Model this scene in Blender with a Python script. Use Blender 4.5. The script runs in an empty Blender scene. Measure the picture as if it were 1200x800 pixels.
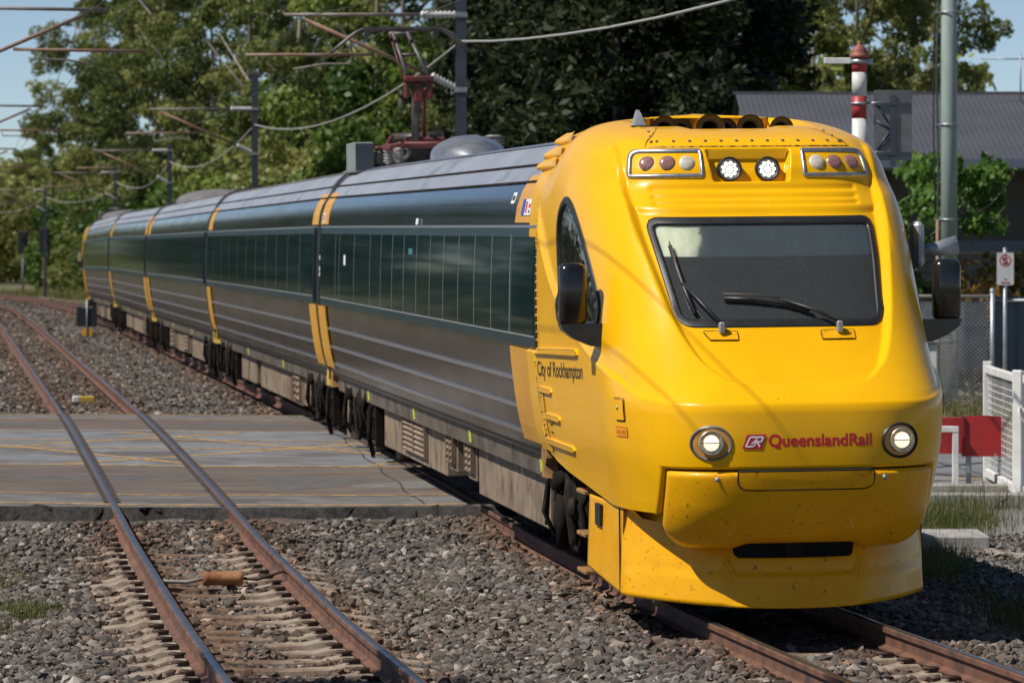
import bpy, bmesh, math, random
import numpy as np
from mathutils import Vector, Matrix
SC = bpy.context.scene
COL = SC.collection
R = math.radians
rng = np.random.default_rng(7)
random.seed(7)

# ------------------------------------------------------------------ camera, sky, sun
F = 4800.0; CAMZ = 2.53; HOR = 285.0
cam_d = bpy.data.cameras.new('camera'); cam = bpy.data.objects.new('camera', cam_d); COL.objects.link(cam)
cam.location = (0, 0, CAMZ); cam.rotation_euler = (R(90), 0, 0)
cam_d.sensor_width = 36; cam_d.lens = F/1200*36
cam_d.shift_y = -(400-HOR)/1200
cam_d.clip_start = 0.5; cam_d.clip_end = 6000
cam_d.dof.use_dof = True; cam_d.dof.focus_distance = 29.5; cam_d.dof.aperture_fstop = 5.6
SC.camera = cam
TX, TY = -.1362, .9907            # unit vector along the track, away from the camera
NX, NY = .9907, .1362             # to the right of the track
LD = Vector((NX*3.2+TX*.8, NY*3.2+TY*.8, -4.3)).normalized()   # direction the light travels
sun_d = bpy.data.lights.new('sun', 'SUN'); sun = bpy.data.objects.new('sun', sun_d); COL.objects.link(sun)
sun.rotation_euler = LD.to_track_quat('-Z', 'Y').to_euler()
sun_d.energy = 5.0; sun_d.angle = R(.53); sun_d.color = (1, .955, .88)
world = bpy.data.worlds.new('World'); SC.world = world; world.use_nodes = True
wn = world.node_tree.nodes; wl = world.node_tree.links
bg = wn['Background']; sky = wn.new('ShaderNodeTexSky'); sky.sky_type = 'NISHITA'; sky.sun_disc = False
sky.sun_elevation = math.asin(-LD.z); sky.sun_rotation = math.atan2(-LD.x, -LD.y)
sky.air_density = .55; sky.dust_density = .0; sky.ozone_density = 1.0
wl.new(sky.outputs[0], bg.inputs[0]); bg.inputs[1].default_value = .085
SC.view_settings.view_transform = 'Standard'; SC.view_settings.look = 'None'
SC.view_settings.exposure = 0.12; SC.view_settings.gamma = 1.0

# ------------------------------------------------------------------ materials
def nodes_of(name):
    m = bpy.data.materials.new(name); m.use_nodes = True
    return m, m.node_tree.nodes, m.node_tree.links, m.node_tree.nodes['Principled BSDF']
def mat(name, c, rough=.6, metal=0, c2=None, scale=8, detail=5, bump=0, bscale=None, lo=.35, hi=.65, spec=.5, coat=0, stretch=None, c3=None, s3=1.5, lo3=.5, hi3=.7, emit=0, rvar=0):
    m, n, l, b = nodes_of(name)
    b.inputs['Base Color'].default_value = (*c, 1); b.inputs['Roughness'].default_value = rough
    b.inputs['Metallic'].default_value = metal; b.inputs['Specular IOR Level'].default_value = spec
    b.inputs['Coat Weight'].default_value = coat; b.inputs['Coat Roughness'].default_value = .06
    tc = n.new('ShaderNodeTexCoord'); vec = tc.outputs['Object']
    if stretch:
        mp = n.new('ShaderNodeMapping'); mp.inputs['Scale'].default_value = stretch
        l.new(vec, mp.inputs[0]); vec = mp.outputs[0]
    col = None
    if c2:
        t = n.new('ShaderNodeTexNoise'); t.inputs['Scale'].default_value = scale; t.inputs['Detail'].default_value = detail
        l.new(vec, t.inputs['Vector'])
        r = n.new('ShaderNodeValToRGB'); r.color_ramp.elements[0].position = lo; r.color_ramp.elements[1].position = hi
        r.color_ramp.elements[0].color = (*c, 1); r.color_ramp.elements[1].color = (*c2, 1)
        l.new(t.outputs['Fac'], r.inputs[0]); col = r.outputs[0]
        if rvar:
            mr = n.new('ShaderNodeMapRange'); mr.inputs['To Min'].default_value = rough; mr.inputs['To Max'].default_value = rough+rvar
            l.new(t.outputs['Fac'], mr.inputs['Value']); l.new(mr.outputs[0], b.inputs['Roughness'])
    if c3:
        t = n.new('ShaderNodeTexNoise'); t.inputs['Scale'].default_value = s3; t.inputs['Detail'].default_value = 6
        l.new(vec, t.inputs['Vector'])
        r = n.new('ShaderNodeValToRGB'); r.color_ramp.elements[0].position = lo3; r.color_ramp.elements[1].position = hi3
        r.color_ramp.elements[0].color = (0, 0, 0, 1); r.color_ramp.elements[1].color = (1, 1, 1, 1)
        l.new(t.outputs['Fac'], r.inputs[0])
        mx = n.new('ShaderNodeMixRGB'); l.new(r.outputs[0], mx.inputs[0])
        if col: l.new(col, mx.inputs[1])
        else: mx.inputs[1].default_value = (*c, 1)
        mx.inputs[2].default_value = (*c3, 1); col = mx.outputs[0]
    if col: l.new(col, b.inputs['Base Color'])
    if bump:
        t = n.new('ShaderNodeTexNoise'); t.inputs['Scale'].default_value = bscale or scale; t.inputs['Detail'].default_value = 6
        l.new(vec, t.inputs['Vector'])
        bp = n.new('ShaderNodeBump'); bp.inputs['Strength'].default_value = bump; bp.inputs['Distance'].default_value = .02
        l.new(t.outputs['Fac'], bp.inputs['Height']); l.new(bp.outputs[0], b.inputs['Normal'])
    if emit:
        b.inputs['Emission Color'].default_value = (*c, 1); b.inputs['Emission Strength'].default_value = emit
    return m
M = {}
M['yellow'] = mat('yellow_paint', (.84, .43, .002), .30, c2=(.80, .40, .002), scale=2.5, coat=.24, spec=.16, c3=(.17, .095, .02), s3=55, lo3=.68, hi3=.78)
M['yellow_low'] = mat('bug_splattered_yellow_paint', (.80, .385, .003), .34, c2=(.73, .335, .005), scale=3, coat=.18, spec=.16, c3=(.10, .055, .015), s3=26, lo3=.62, hi3=.78)
M['yellow_old'] = mat('faded_yellow_stripe', (.66, .33, .03), .35, c2=(.58, .27, .03), scale=1.4)
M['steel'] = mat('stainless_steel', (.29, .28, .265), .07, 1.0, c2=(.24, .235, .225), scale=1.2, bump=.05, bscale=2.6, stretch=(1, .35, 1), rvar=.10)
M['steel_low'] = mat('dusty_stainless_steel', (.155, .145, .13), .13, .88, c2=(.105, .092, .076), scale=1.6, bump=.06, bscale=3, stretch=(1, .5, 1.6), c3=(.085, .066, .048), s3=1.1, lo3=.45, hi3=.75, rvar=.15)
M['roof'] = mat('roof_steel', (.60, .60, .62), .38, .7, c2=(.50, .50, .52), scale=1.4, bump=.05, bscale=2, stretch=(1, .5, 1), c3=(.25, .25, .25), s3=2.5, lo3=.55, hi3=.8)
M['trim'] = mat('bright_trim', (.55, .56, .58), .3, .9)
M['roofgrey'] = mat('dusty_grey_roof_plastic', (.16, .15, .15), .7, c2=(.11, .10, .10), scale=4)
M['silver'] = mat('silver_cover', (.55, .55, .55), .3, .8, c2=(.35, .34, .33), scale=5, bump=.2, bscale=3)
M['teal'] = mat('dark_teal_frame', (.006, .022, .03), .3, c2=(.009, .03, .038), scale=2)
M['pane'] = mat('tinted_window_glass', (.003, .015, .018), .05, c2=(.005, .024, .027), scale=.6, spec=.07, bump=.012, bscale=1.2, coat=0)
M['mull'] = mat('window_joint', (.23, .24, .24), .5)
M['black'] = mat('black_rubber', (.012, .012, .013), .45, c2=(.02, .02, .02), scale=10)
M['blackgloss'] = mat('gloss_black_plastic', (.008, .008, .009), .22, coat=.3, c2=(.016, .015, .014), scale=9)
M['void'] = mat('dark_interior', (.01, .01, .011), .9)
M['cabin'] = mat('cabin_grey', (.26, .28, .27), .8, c2=(.2, .215, .21), scale=2)
M['under'] = mat('grimy_underframe', (.017, .013, .010), .9, c2=(.008, .006, .005), scale=6, bump=.3, bscale=12, spec=.15, c3=(.05, .034, .022), s3=5, lo3=.55, hi3=.75)
M['box'] = mat('dusty_equipment_box', (.27, .20, .135), .7, c2=(.185, .13, .085), scale=2.2, c3=(.075, .05, .033), s3=3.5, lo3=.5, hi3=.75, bump=.05)
M['valance'] = mat('dusty_valance', (.16, .13, .098), .55, c2=(.11, .085, .062), scale=3, metal=.2, c3=(.06, .045, .035), s3=2.2)
M['rustbox'] = mat('rusty_brown_panel', (.15, .075, .045), .8, c2=(.10, .055, .04), scale=5)
M['lime'] = mat('lime_mark', (.48, .52, .03), .6)
M['ochre'] = mat('worn_ochre_step', (.33, .17, .05), .7, c2=(.16, .08, .03), scale=9)
M['wheel'] = mat('wheel_steel', (.05, .04, .035), .55, .4, c2=(.09, .07, .055), scale=7)
M['white'] = mat('white_paint', (.75, .75, .73), .55, c2=(.6, .59, .56), scale=4)
M['decalwhite'] = mat('white_decal', (.75, .75, .75), .5)
M['red'] = mat('red_lettering', (.55, .012, .025), .45)
M['blue'] = mat('blue_decal', (.03, .07, .35), .5)
M['blackdecal'] = mat('black_lettering', (.012, .012, .014), .45)
M['chrome'] = mat('lamp_ring_metal', (.42, .43, .45), .4, .8, c2=(.3, .3, .3), scale=20)
M['reflector'] = mat('lamp_reflector', (.74, .64, .46), .32, .7, c2=(.5, .4, .26), scale=45)
M['lens_brown'] = mat('dark_red_lamp', (.22, .10, .095), .25, c2=(.30, .16, .14), scale=40)
M['lens_white'] = mat('clear_lamp', (.62, .58, .50), .25, c2=(.5, .42, .3), scale=30)
M['podback'] = mat('lamp_housing_yellow', (.56, .27, .05), .3, c2=(.40, .19, .045), scale=8, coat=.4)
M['led'] = mat('led_emitter', (1, .98, .90), .3, emit=3.2)
M['bulb'] = mat('warm_headlamp', (1, .84, .58), .3, emit=1.1)
M['horn'] = mat('horn_black', (.02, .018, .017), .5, c2=(.05, .035, .025), scale=12)
M['soot_shade'] = mat('soot_and_shade_yellow', (.62, .30, .012), .5, c2=(.03, .02, .012), scale=5, lo=.38, hi=.6, stretch=(6, 1, .7))  # streaky soot, also painted as shadow lines at brow and filler flap
M['panred'] = mat('pantograph_red', (.145, .018, .014), .6, c2=(.06, .016, .013), scale=8)
M['pangrey'] = mat('pantograph_grey', (.12, .11, .105), .55, .3, c2=(.08, .06, .055), scale=9)
M['boxgreen'] = mat('grey_green_cabinet', (.21, .25, .23), .6, c2=(.17, .2, .185), scale=4)
M['boxshade'] = mat('shaded_cabinet_face', (.035, .045, .06), .6)
M['porcelain'] = mat('porcelain_insulator', (.58, .57, .55), .35, c2=(.42, .40, .38), scale=14)
M['insgrey'] = mat('grimy_insulator', (.30, .28, .26), .4, c2=(.20, .18, .16), scale=14)
M['bolt'] = mat('bolt_steel', (.12, .10, .08), .6, .3)
M['blind'] = mat('cream_blind_cloth', (.80, .76, .64), .9, c2=(.68, .64, .52), scale=5, stretch=(3, 1, 1), bump=.3, bscale=7)
M['railrust'] = mat('rusty_rail', (.17, .075, .042), .75, c2=(.09, .043, .028), scale=5, c3=(.045, .028, .02), s3=2.5, lo3=.55, hi3=.8, bump=.1)
M['railhead'] = mat('polished_rail_head', (.36, .355, .35), .26, 1.0, c2=(.26, .25, .25), scale=5, stretch=(1, 1, 1), rvar=.15)
M['concrete'] = mat('sleeper_concrete', (.36, .30, .235), .9, c2=(.24, .185, .135), scale=7, bump=.3, bscale=30, c3=(.13, .075, .045), s3=1.3, lo3=.48, hi3=.62)
M['clip'] = mat('rail_clip_iron', (.035, .022, .017), .7, c2=(.07, .035, .022), scale=20)
M['rustcyl'] = mat('rusty_cylinder', (.33, .13, .05), .8, c2=(.17, .065, .03), scale=14, bump=.3, bscale=30, c3=(.42, .22, .09), s3=7)
M['kabel'] = mat('grey_cable', (.30, .29, .27), .6)
M['asphalt'] = mat('worn_asphalt', (.185, .19, .198), .85, c2=(.13, .134, .14), scale=2.2, bump=.35, bscale=60, c3=(.09, .075, .065), s3=.55, lo3=.5, hi3=.72)
M['brownpath'] = mat('rust_stained_path', (.085, .062, .049), .85, c2=(.145, .115, .093), scale=2.2, bump=.3, bscale=50, stretch=(.35, 2, 1))
M['greypath'] = mat('pale_asphalt_path', (.15, .142, .135), .85, c2=(.10, .094, .088), scale=3, bump=.3, bscale=50)
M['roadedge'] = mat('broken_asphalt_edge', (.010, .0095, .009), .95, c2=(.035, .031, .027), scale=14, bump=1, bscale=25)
M['yline'] = mat('worn_yellow_line', (.55, .31, .07), .8, c2=(.24, .155, .075), scale=9, lo=.36, hi=.62)
M['wline'] = mat('worn_white_line', (.5, .48, .44), .8, c2=(.3, .28, .25), scale=9)
M['pdark'] = mat('dark_road_patch', (.075, .07, .066), .85, c2=(.11, .10, .092), scale=6, bump=.4, bscale=50)
M['ppale'] = mat('pale_road_patch', (.17, .165, .155), .85, c2=(.125, .115, .105), scale=5, bump=.4, bscale=50)
M['flange'] = mat('flangeway_grime', (.02, .017, .015), .9, c2=(.085, .068, .056), scale=22, lo=.45, hi=.7)
M['slab'] = mat('pale_concrete_slab', (.36, .35, .33), .9, c2=(.27, .25, .22), scale=4, bump=.3, bscale=30)
M['earth'] = mat('dry_grassy_ground', (.075, .085, .025), .95, c2=(.14, .115, .05), scale=1.3, bump=.5, bscale=9, c3=(.10, .085, .06), s3=.4)
M['gravelbed'] = mat('ballast_bed', (.06, .051, .042), .95, c2=(.15, .128, .105), scale=17, detail=8, bump=1.0, bscale=22, c3=(.10, .062, .042), s3=.8, lo3=.45, hi3=.7)
M['palegravel'] = mat('pale_gravel_ground', (.24, .23, .22), .95, c2=(.15, .14, .13), scale=16, bump=1.0, bscale=25)
M['mast'] = mat('galvanised_mast', (.075, .085, .105), .5, .35, c2=(.055, .06, .075), scale=3)
M['rustpipe'] = mat('rusty_pipe', (.19, .085, .05), .7, c2=(.27, .20, .15), scale=3, lo=.4, hi=.7)
M['greypipe'] = mat('weathered_pipe', (.24, .21, .185), .6, c2=(.17, .13, .10), scale=4)
M['wire'] = mat('dark_wire', (.05, .05, .05), .5)
M['cable'] = mat('pale_earth_cable', (.33, .32, .29), .6)
M['roofsheet'] = mat('slate_grey_roof_sheet', (.085, .085, .094), .5, .1, c2=(.07, .07, .078), scale=.8)
M['board'] = mat('dark_brown_weatherboard', (.115, .095, .085), .7, c2=(.09, .075, .066), scale=3)
M['band'] = mat('slate_blue_fascia', (.10, .12, .16), .6)
M['paleband'] = mat('tan_trim', (.28, .22, .15), .7)
M['palewall'] = mat('pale_render', (.30, .29, .28), .9)
M['garage'] = mat('dark_garage_panel', (.11, .095, .085), .6)
M['polegreen'] = mat('pale_green_pole', (.27, .33, .30), .5, c2=(.22, .27, .245), scale=4, stretch=(2, 2, .4))
M['polebase'] = mat('weathered_pole_base', (.24, .23, .19), .8, c2=(.15, .145, .125), scale=8)
M['galv'] = mat('galvanised_steel', (.40, .42, .44), .45, .5, c2=(.28, .29, .30), scale=6)
M['rail_tan'] = mat('pale_top_rail', (.42, .38, .30), .6)
M['bluefence'] = mat('blue_grey_fence_sheet', (.10, .13, .17), .6, c2=(.08, .105, .14), scale=3)
M['bluemesh'] = mat('teal_shade_cloth', (.06, .10, .12), .85, c2=(.045, .075, .095), scale=7)
M['counterred'] = mat('chipped_red_paint', (.42, .02, .02), .45, c2=(.30, .025, .025), scale=5, c3=(.40, .30, .28), s3=9, lo3=.66, hi3=.72)
M['polered'] = mat('faded_red_band', (.42, .03, .035), .5, c2=(.33, .035, .035), scale=7)
M['polewhite'] = mat('off_white_band', (.62, .62, .60), .55, c2=(.48, .46, .42), scale=6)
M['finial'] = mat('rusty_finial', (.30, .08, .05), .6, c2=(.20, .07, .045), scale=12)
M['signback'] = mat('bare_sign_back', (.22, .22, .215), .45, .6, c2=(.15, .145, .14), scale=4)
M['signface'] = mat('white_sign_face', (.62, .63, .63), .45, c2=(.54, .55, .55), scale=8)
M['trunk'] = mat('grey_bark', (.16, .13, .11), .9, c2=(.08, .062, .05), scale=5, stretch=(3, 3, .5), bump=.4)
M['paletrunk'] = mat('pale_gum_bark', (.36, .31, .26), .8, c2=(.20, .16, .13), scale=3, stretch=(3, 3, .5))
M['amber'] = mat('amber_reflector', (.60, .32, .02), .35)
M['seatyellow'] = mat('yellow_block', (.55, .36, .06), .6)

def leafmat(name, ca, cb, cc):
    m, n, l, b = nodes_of(name)
    at = n.new('ShaderNodeAttribute'); at.attribute_name = 'tint'
    oi = n.new('ShaderNodeObjectInfo'); ad = n.new('ShaderNodeMath'); ad.operation = 'MULTIPLY_ADD'; ad.inputs[1].default_value = .5 if 'stone' not in name else 0; l.new(oi.outputs['Random'], ad.inputs[0])
    sb = n.new('ShaderNodeMath'); sb.operation = 'SUBTRACT'; sb.inputs[1].default_value = .22 if 'stone' not in name else 0; l.new(at.outputs['Fac'], sb.inputs[0]); l.new(sb.outputs[0], ad.inputs[2]); ad.use_clamp = True
    r = n.new('ShaderNodeValToRGB'); e = r.color_ramp.elements
    e[0].position = .0; e[0].color = (*ca, 1); e[1].position = 1; e[1].color = (*cc, 1)
    k = e.new(.55); k.color = (*cb, 1)
    l.new(ad.outputs[0], r.inputs[0]); l.new(r.outputs[0], b.inputs['Base Color'])
    b.inputs['Roughness'].default_value = .5; b.inputs['Specular IOR Level'].default_value = .35
    tr = n.new('ShaderNodeBsdfTranslucent'); l.new(r.outputs[0], tr.inputs[0])
    mx = n.new('ShaderNodeMixShader'); mx.inputs[0].default_value = .45
    l.new(b.outputs[0], mx.inputs[1]); l.new(tr.outputs[0], mx.inputs[2])
    l.new(mx.outputs[0], n['Material Output'].inputs[0])
    return m
M['leaf_gum'] = leafmat('gum_leaves', (.05, .076, .019), (.16, .188, .046), (.33, .34, .10))
M['leaf_green'] = leafmat('fresh_green_leaves', (.035, .075, .014), (.095, .165, .028), (.22, .27, .05))
M['leaf_dark'] = leafmat('dark_pine_needles', (.010, .018, .008), (.022, .036, .013), (.045, .06, .02))
M['leaf_broad'] = leafmat('broad_leaves', (.05, .13, .025), (.12, .23, .04), (.22, .32, .07))
M['leaf_gold'] = leafmat('yellowish_hedge_leaves', (.06, .07, .012), (.17, .13, .02), (.30, .17, .03))
M['grass'] = leafmat('grass_blades', (.05, .075, .015), (.11, .13, .03), (.24, .20, .08))
M['stone'] = leafmat('ballast_stone', (.034, .030, .027), (.135, .121, .105), (.36, .33, .285))
for nn in ('stone',):
    nt = M[nn].node_tree; nt.links.new(nt.nodes['Principled BSDF'].outputs[0], nt.nodes['Material Output'].inputs[0])
    nt.nodes['Principled BSDF'].inputs['Roughness'].default_value = .9
def clearglass(name, tint, refl=1.0, dirt_glare=.06):
    m, n, l, b = nodes_of(name)
    t = n.new('ShaderNodeBsdfTransparent'); t.inputs[0].default_value = (*tint, 1)
    g = n.new('ShaderNodeBsdfGlossy'); g.inputs['Roughness'].default_value = .03; g.inputs[0].default_value = (refl, refl, refl, 1)
    fr = n.new('ShaderNodeFresnel'); fr.inputs[0].default_value = 1.5
    mx = n.new('ShaderNodeMixShader'); l.new(fr.outputs[0], mx.inputs[0]); l.new(t.outputs[0], mx.inputs[1]); l.new(g.outputs[0], mx.inputs[2])
    d = n.new('ShaderNodeBsdfDiffuse'); d.inputs[0].default_value = (.36, .39, .37, 1)  # pale veil painted in for reflected sky and trees, with fine dirt grain
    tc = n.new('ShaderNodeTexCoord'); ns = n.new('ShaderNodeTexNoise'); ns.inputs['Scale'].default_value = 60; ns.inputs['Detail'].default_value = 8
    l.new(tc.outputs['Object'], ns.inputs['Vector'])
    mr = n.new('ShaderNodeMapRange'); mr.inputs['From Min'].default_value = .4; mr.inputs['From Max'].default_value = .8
    mr.inputs['To Min'].default_value = dirt_glare*.85; mr.inputs['To Max'].default_value = dirt_glare*1.25; l.new(ns.outputs['Fac'], mr.inputs['Value'])
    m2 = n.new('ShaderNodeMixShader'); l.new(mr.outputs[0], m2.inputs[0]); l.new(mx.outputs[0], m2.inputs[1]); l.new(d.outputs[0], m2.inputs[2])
    l.new(m2.outputs[0], n['Material Output'].inputs[0])
    return m
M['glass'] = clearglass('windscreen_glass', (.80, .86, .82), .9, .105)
M['sideglass'] = clearglass('cab_side_glass', (.25, .30, .30), 1.0, .02)
M['lampglass'] = clearglass('lamp_cover_glass', (.85, .82, .75), .8, .05)

# ------------------------------------------------------------------ mesh helpers
class MB:
    def __init__(s): s.v = []; s.f = []; s.mi = []; s.sm = []; s.m = 0
    def add(s, vs, fs, smooth=False):
        o = len(s.v); s.v += [tuple(map(float, p)) for p in vs]
        for q in fs: s.f.append(tuple(o+i for i in q)); s.mi.append(s.m); s.sm.append(smooth)
        return s
    def box(s, x0, x1, y0, y1, z0, z1):
        vs = [(x, y, z) for z in (z0, z1) for y in (y0, y1) for x in (x0, x1)]
        return s.add(vs, [(0, 2, 3, 1), (4, 5, 7, 6), (0, 1, 5, 4), (2, 6, 7, 3), (0, 4, 6, 2), (1, 3, 7, 5)])
    def bbox(s, x0, x1, y0, y1, z0, z1, b):      # box with chamfered long edges (all 12) by hull of inset faces
        xs = (x0, x0+b, x1-b, x1); ys = (y0, y0+b, y1-b, y1); zs = (z0, z0+b, z1-b, z1)
        bm = bmesh.new()
        for i in (0, 1, 2, 3):
            for j in (0, 1, 2, 3):
                for k in (0, 1, 2, 3):
                    if sum(q in (0, 3) for q in (i, j, k)) == 1 and all((q in (0, 3)) or q in (1, 2) for q in (i, j, k)):
                        bm.verts.new((xs[i], ys[j], zs[k]))
        bmesh.ops.convex_hull(bm, input=bm.verts); bm.verts.index_update()
        return s.frombm(bm)
    def frombm(s, bm, smooth=False):
        bm.verts.index_update(); s.add([v.co for v in bm.verts], [[v.index for v in f.verts] for f in bm.faces], smooth); bm.free(); return s
    def tube(s, pts, r, n=8, cap=True, smooth=True):
        pts = [Vector(p) for p in pts]; rs = r if hasattr(r, '__len__') else [r]*len(pts); vs = []; fs = []
        up = Vector((0, 0, 1)); a = None
        for i, p in enumerate(pts):
            t = (pts[min(i+1, len(pts)-1)]-pts[max(i-1, 0)])
            t = t.normalized() if t.length > 1e-9 else Vector((0, 0, 1))
            if a is None:
                a = t.cross(up if abs(t.z) < .95 else Vector((1, 0, 0))).normalized()
            else:
                a = (a-t*a.dot(t)).normalized()
            b = t.cross(a)
            for k in range(n):
                w = 2*math.pi*k/n; vs.append(p+(a*math.cos(w)+b*math.sin(w))*rs[i])
        for i in range(len(pts)-1):
            for k in range(n):
                k2 = (k+1) % n; fs.append((i*n+k, i*n+k2, (i+1)*n+k2, (i+1)*n+k))
        s.add(vs, fs, smooth)
        if cap:
            o = len(s.v)-len(vs); s.f.append(tuple(o+k for k in range(n))[::-1]); s.f.append(tuple(o+(len(pts)-1)*n+k for k in range(n)))
            s.mi += [s.m]*2; s.sm += [False]*2
        return s
    def lathe(s, prof, c=(0, 0, 0), axis='z', n=20, smooth=True):   # prof: (r, h)
        vs = []; fs = []
        for r, h in prof:
            for k in range(n):
                w = 2*math.pi*k/n; p = (r*math.cos(w), r*math.sin(w), h)
                if axis == 'y': p = (p[0], h, p[1])
                if axis == 'x': p = (h, p[0], p[1])
                vs.append((p[0]+c[0], p[1]+c[1], p[2]+c[2]))
        for i in range(len(prof)-1):
            for k in range(n):
                k2 = (k+1) % n; fs.append((i*n+k, i*n+k2, (i+1)*n+k2, (i+1)*n+k))
        return s.add(vs, fs, smooth)
    def grid(s, P, smooth=True, mask=None):      # P: array rows x cols x 3
        r, c = P.shape[:2]
        fs = [(i*c+j, i*c+j+1, (i+1)*c+j+1, (i+1)*c+j) for i in range(r-1) for j in range(c-1) if mask is None or mask[i, j]]
        return s.add(P.reshape(-1, 3), fs, smooth)
    def prism(s, poly, axis, a0, a1):             # poly: 2-D outline, extruded along axis
        n = len(poly)
        def mk(p, a):
            return {'x': (a, p[0], p[1]), 'y': (p[0], a, p[1]), 'z': (p[0], p[1], a)}[axis]
        vs = [mk(p, a0) for p in poly]+[mk(p, a1) for p in poly]
        fs = [tuple(range(n))[::-1], tuple(range(n, 2*n))]+[(i, (i+1) % n, n+(i+1) % n, n+i) for i in range(n)]
        return s.add(vs, fs)
    def mesh(s, name, mats):
        me = bpy.data.meshes.new(name); me.from_pydata(s.v, [], s.f)
        for m in (mats if isinstance(mats, (list, tuple)) else [mats]): me.materials.append(m)
        me.polygons.foreach_set('material_index', s.mi); me.polygons.foreach_set('use_smooth', s.sm)
        me.update(); return me
    def build(s, name, mats, parent=None, fix=True):
        me = s.mesh(name, mats)
        if fix:
            bm = bmesh.new(); bm.from_mesh(me); bmesh.ops.recalc_face_normals(bm, faces=bm.faces); bm.to_mesh(me); bm.free()
        return link(name, me, parent)
def link(name, me, parent=None):
    o = bpy.data.objects.new(name, me); COL.objects.link(o)
    if parent is not None: o.parent = parent
    return o
def tag(o, label=None, cat=None, group=None, kind=None):
    if label: o['label'] = label
    if cat: o['category'] = cat
    if group: o['group'] = group
    if kind: o['kind'] = kind
    return o
def empty(name, loc=(0, 0, 0), rz=0):
    o = bpy.data.objects.new(name, None); COL.objects.link(o); o.location = loc; o.rotation_euler = (0, 0, rz)
    o.empty_display_size = .2; return o
KIDS = {}
def copy_tree(o, parent=None, skip=()):
    kids = {}
    for q in bpy.data.objects:
        if q.parent: kids.setdefault(q.parent.name, []).append(q)
    def rec(a, par):
        c = a.copy(); COL.objects.link(c)
        if par is not None: c.parent = par
        for ch in kids.get(a.name, []):
            if ch.name.split('.')[0] not in skip: rec(ch, c)
        return c
    return rec(o, parent)
def herm(xs, ys):
    xs = np.array(xs, float); ys = np.array(ys, float)
    d = np.diff(ys)/np.diff(xs); m = np.zeros(len(xs)); m[0] = d[0]; m[-1] = d[-1]
    for i in range(1, len(xs)-1):
        m[i] = 0 if d[i-1]*d[i] <= 0 else 2*d[i-1]*d[i]/(d[i-1]+d[i])
    def f(x):
        x = np.clip(np.asarray(x, float), xs[0], xs[-1]); i = np.clip(np.searchsorted(xs, x)-1, 0, len(xs)-2)
        h = xs[i+1]-xs[i]; t = (x-xs[i])/h
        return (2*t**3-3*t**2+1)*ys[i]+(t**3-2*t**2+t)*h*m[i]+(-2*t**3+3*t**2)*ys[i+1]+(t**3-t**2)*h*m[i+1]
    return f
def sstep(x): x = np.clip(x, 0, 1); return x*x*(3-2*x)
def fastmesh(name, V, Q, mats, smooth=False, tint=None):     # V (n,3), Q (m,k) arrays
    me = bpy.data.meshes.new(name); n, m, k = len(V), len(Q), Q.shape[1]
    me.vertices.add(n); me.vertices.foreach_set('co', np.asarray(V, np.float32).ravel())
    me.loops.add(m*k); me.loops.foreach_set('vertex_index', np.asarray(Q, np.int32).ravel())
    me.polygons.add(m); me.polygons.foreach_set('loop_start', np.arange(0, m*k, k, dtype=np.int32))
    me.polygons.foreach_set('use_smooth', np.full(m, smooth))
    for q in (mats if isinstance(mats, (list, tuple)) else [mats]): me.materials.append(q)
    if tint is not None:
        a = me.attributes.new('tint', 'FLOAT', 'FACE'); a.data.foreach_set('value', np.asarray(tint, np.float32))
    me.update(calc_edges=True); return me

# ------------------------------------------------------------------ track geometry: point at (Y, offset from right track centre)
zr = herm([10, 16, 23, 31, 36, 41, 48, 60, 89, 122, 142, 164, 200, 300, 420], [-.02, -.02, -.05, -.125, -.125, -.08, -.01, .05, .02, -.03, -.10, -.2, -.35, -.8, -1.4])
bend = lambda Y: -np.maximum(0, np.asarray(Y, float)-165)**2*.00042
def track(Y, v, z=0.0):            # Y along camera axis, v = offset across (positive right) of the right-hand track
    return np.stack(np.broadcast_arrays(5.90-.1375*Y+bend(Y)+v*NX, Y+v*NY, zr(Y)+z), -1)
LT = -3.64                          # left-hand track centre
def atx(px, Y): return (px-600)/F*Y
def atz(py, Y): return CAMZ-(py-HOR)/F*Y

# ------------------------------------------------------------------ ground, ballast, tracks, road
def heightgrid(Ys, vs, zf):
    Yg, Vg = np.meshgrid(Ys, vs, indexing='ij'); P = track(Yg, Vg); P[..., 2] += zf(Yg, Vg); return P
Xs = np.concatenate([[-1500, -400, -150], np.arange(-60, 61, 6), [150, 400, 1500]])
Ys = np.concatenate([[-40, 0, 12], np.arange(20, 120, 4), np.arange(120, 420, 15), [420, 700, 1500, 4000]])
Yg, Xg = np.meshgrid(Ys, Xs, indexing='ij')
g = MB().grid(np.stack([Xg, Yg, zr(Yg)-.36], -1)); tag(g.build('ground', M['earth']), kind='structure')
vs = np.concatenate([[-9.2, -8.2], np.arange(-7.4, 2.7, .25), [3.0, 3.6]])
Ys = np.concatenate([np.arange(10, 62, .5), np.arange(62, 330, 3)])
def bedz(Y, v):
    sh = np.clip((v-1.7)/1.4, 0, 1)+np.clip((-v-6.6)/2, 0, 1)
    cov = sstep((np.abs(v)-.60)/.12)*sstep((1.9-np.abs(v))/.6)*(Y < 41)
    return -.245-.13*sh+.088*cov+.115*sstep((Y-37.2)/3.2)*(Y < 41.2)*(1-cov*.6)+.02*(np.abs(v) < .6)+.012*np.sin(Y*3.1+v*5)+.012*np.sin(Y*1.7-v*7.3)
g = MB().grid(heightgrid(Ys, vs, bedz)); tag(g.build('ballast_bed', M['gravelbed']), kind='structure')
# pale gravel and verge on the right of the train
Ys = np.arange(14, 50, 1.0); vs = np.arange(2.9, 14, .5)
g = MB().grid(heightgrid(Ys, vs, lambda Y, v: -.30+.015*np.sin(Y*2+v*3)+.0*v)); tag(g.build('gravel_path', M['palegravel']), kind='structure')

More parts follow.
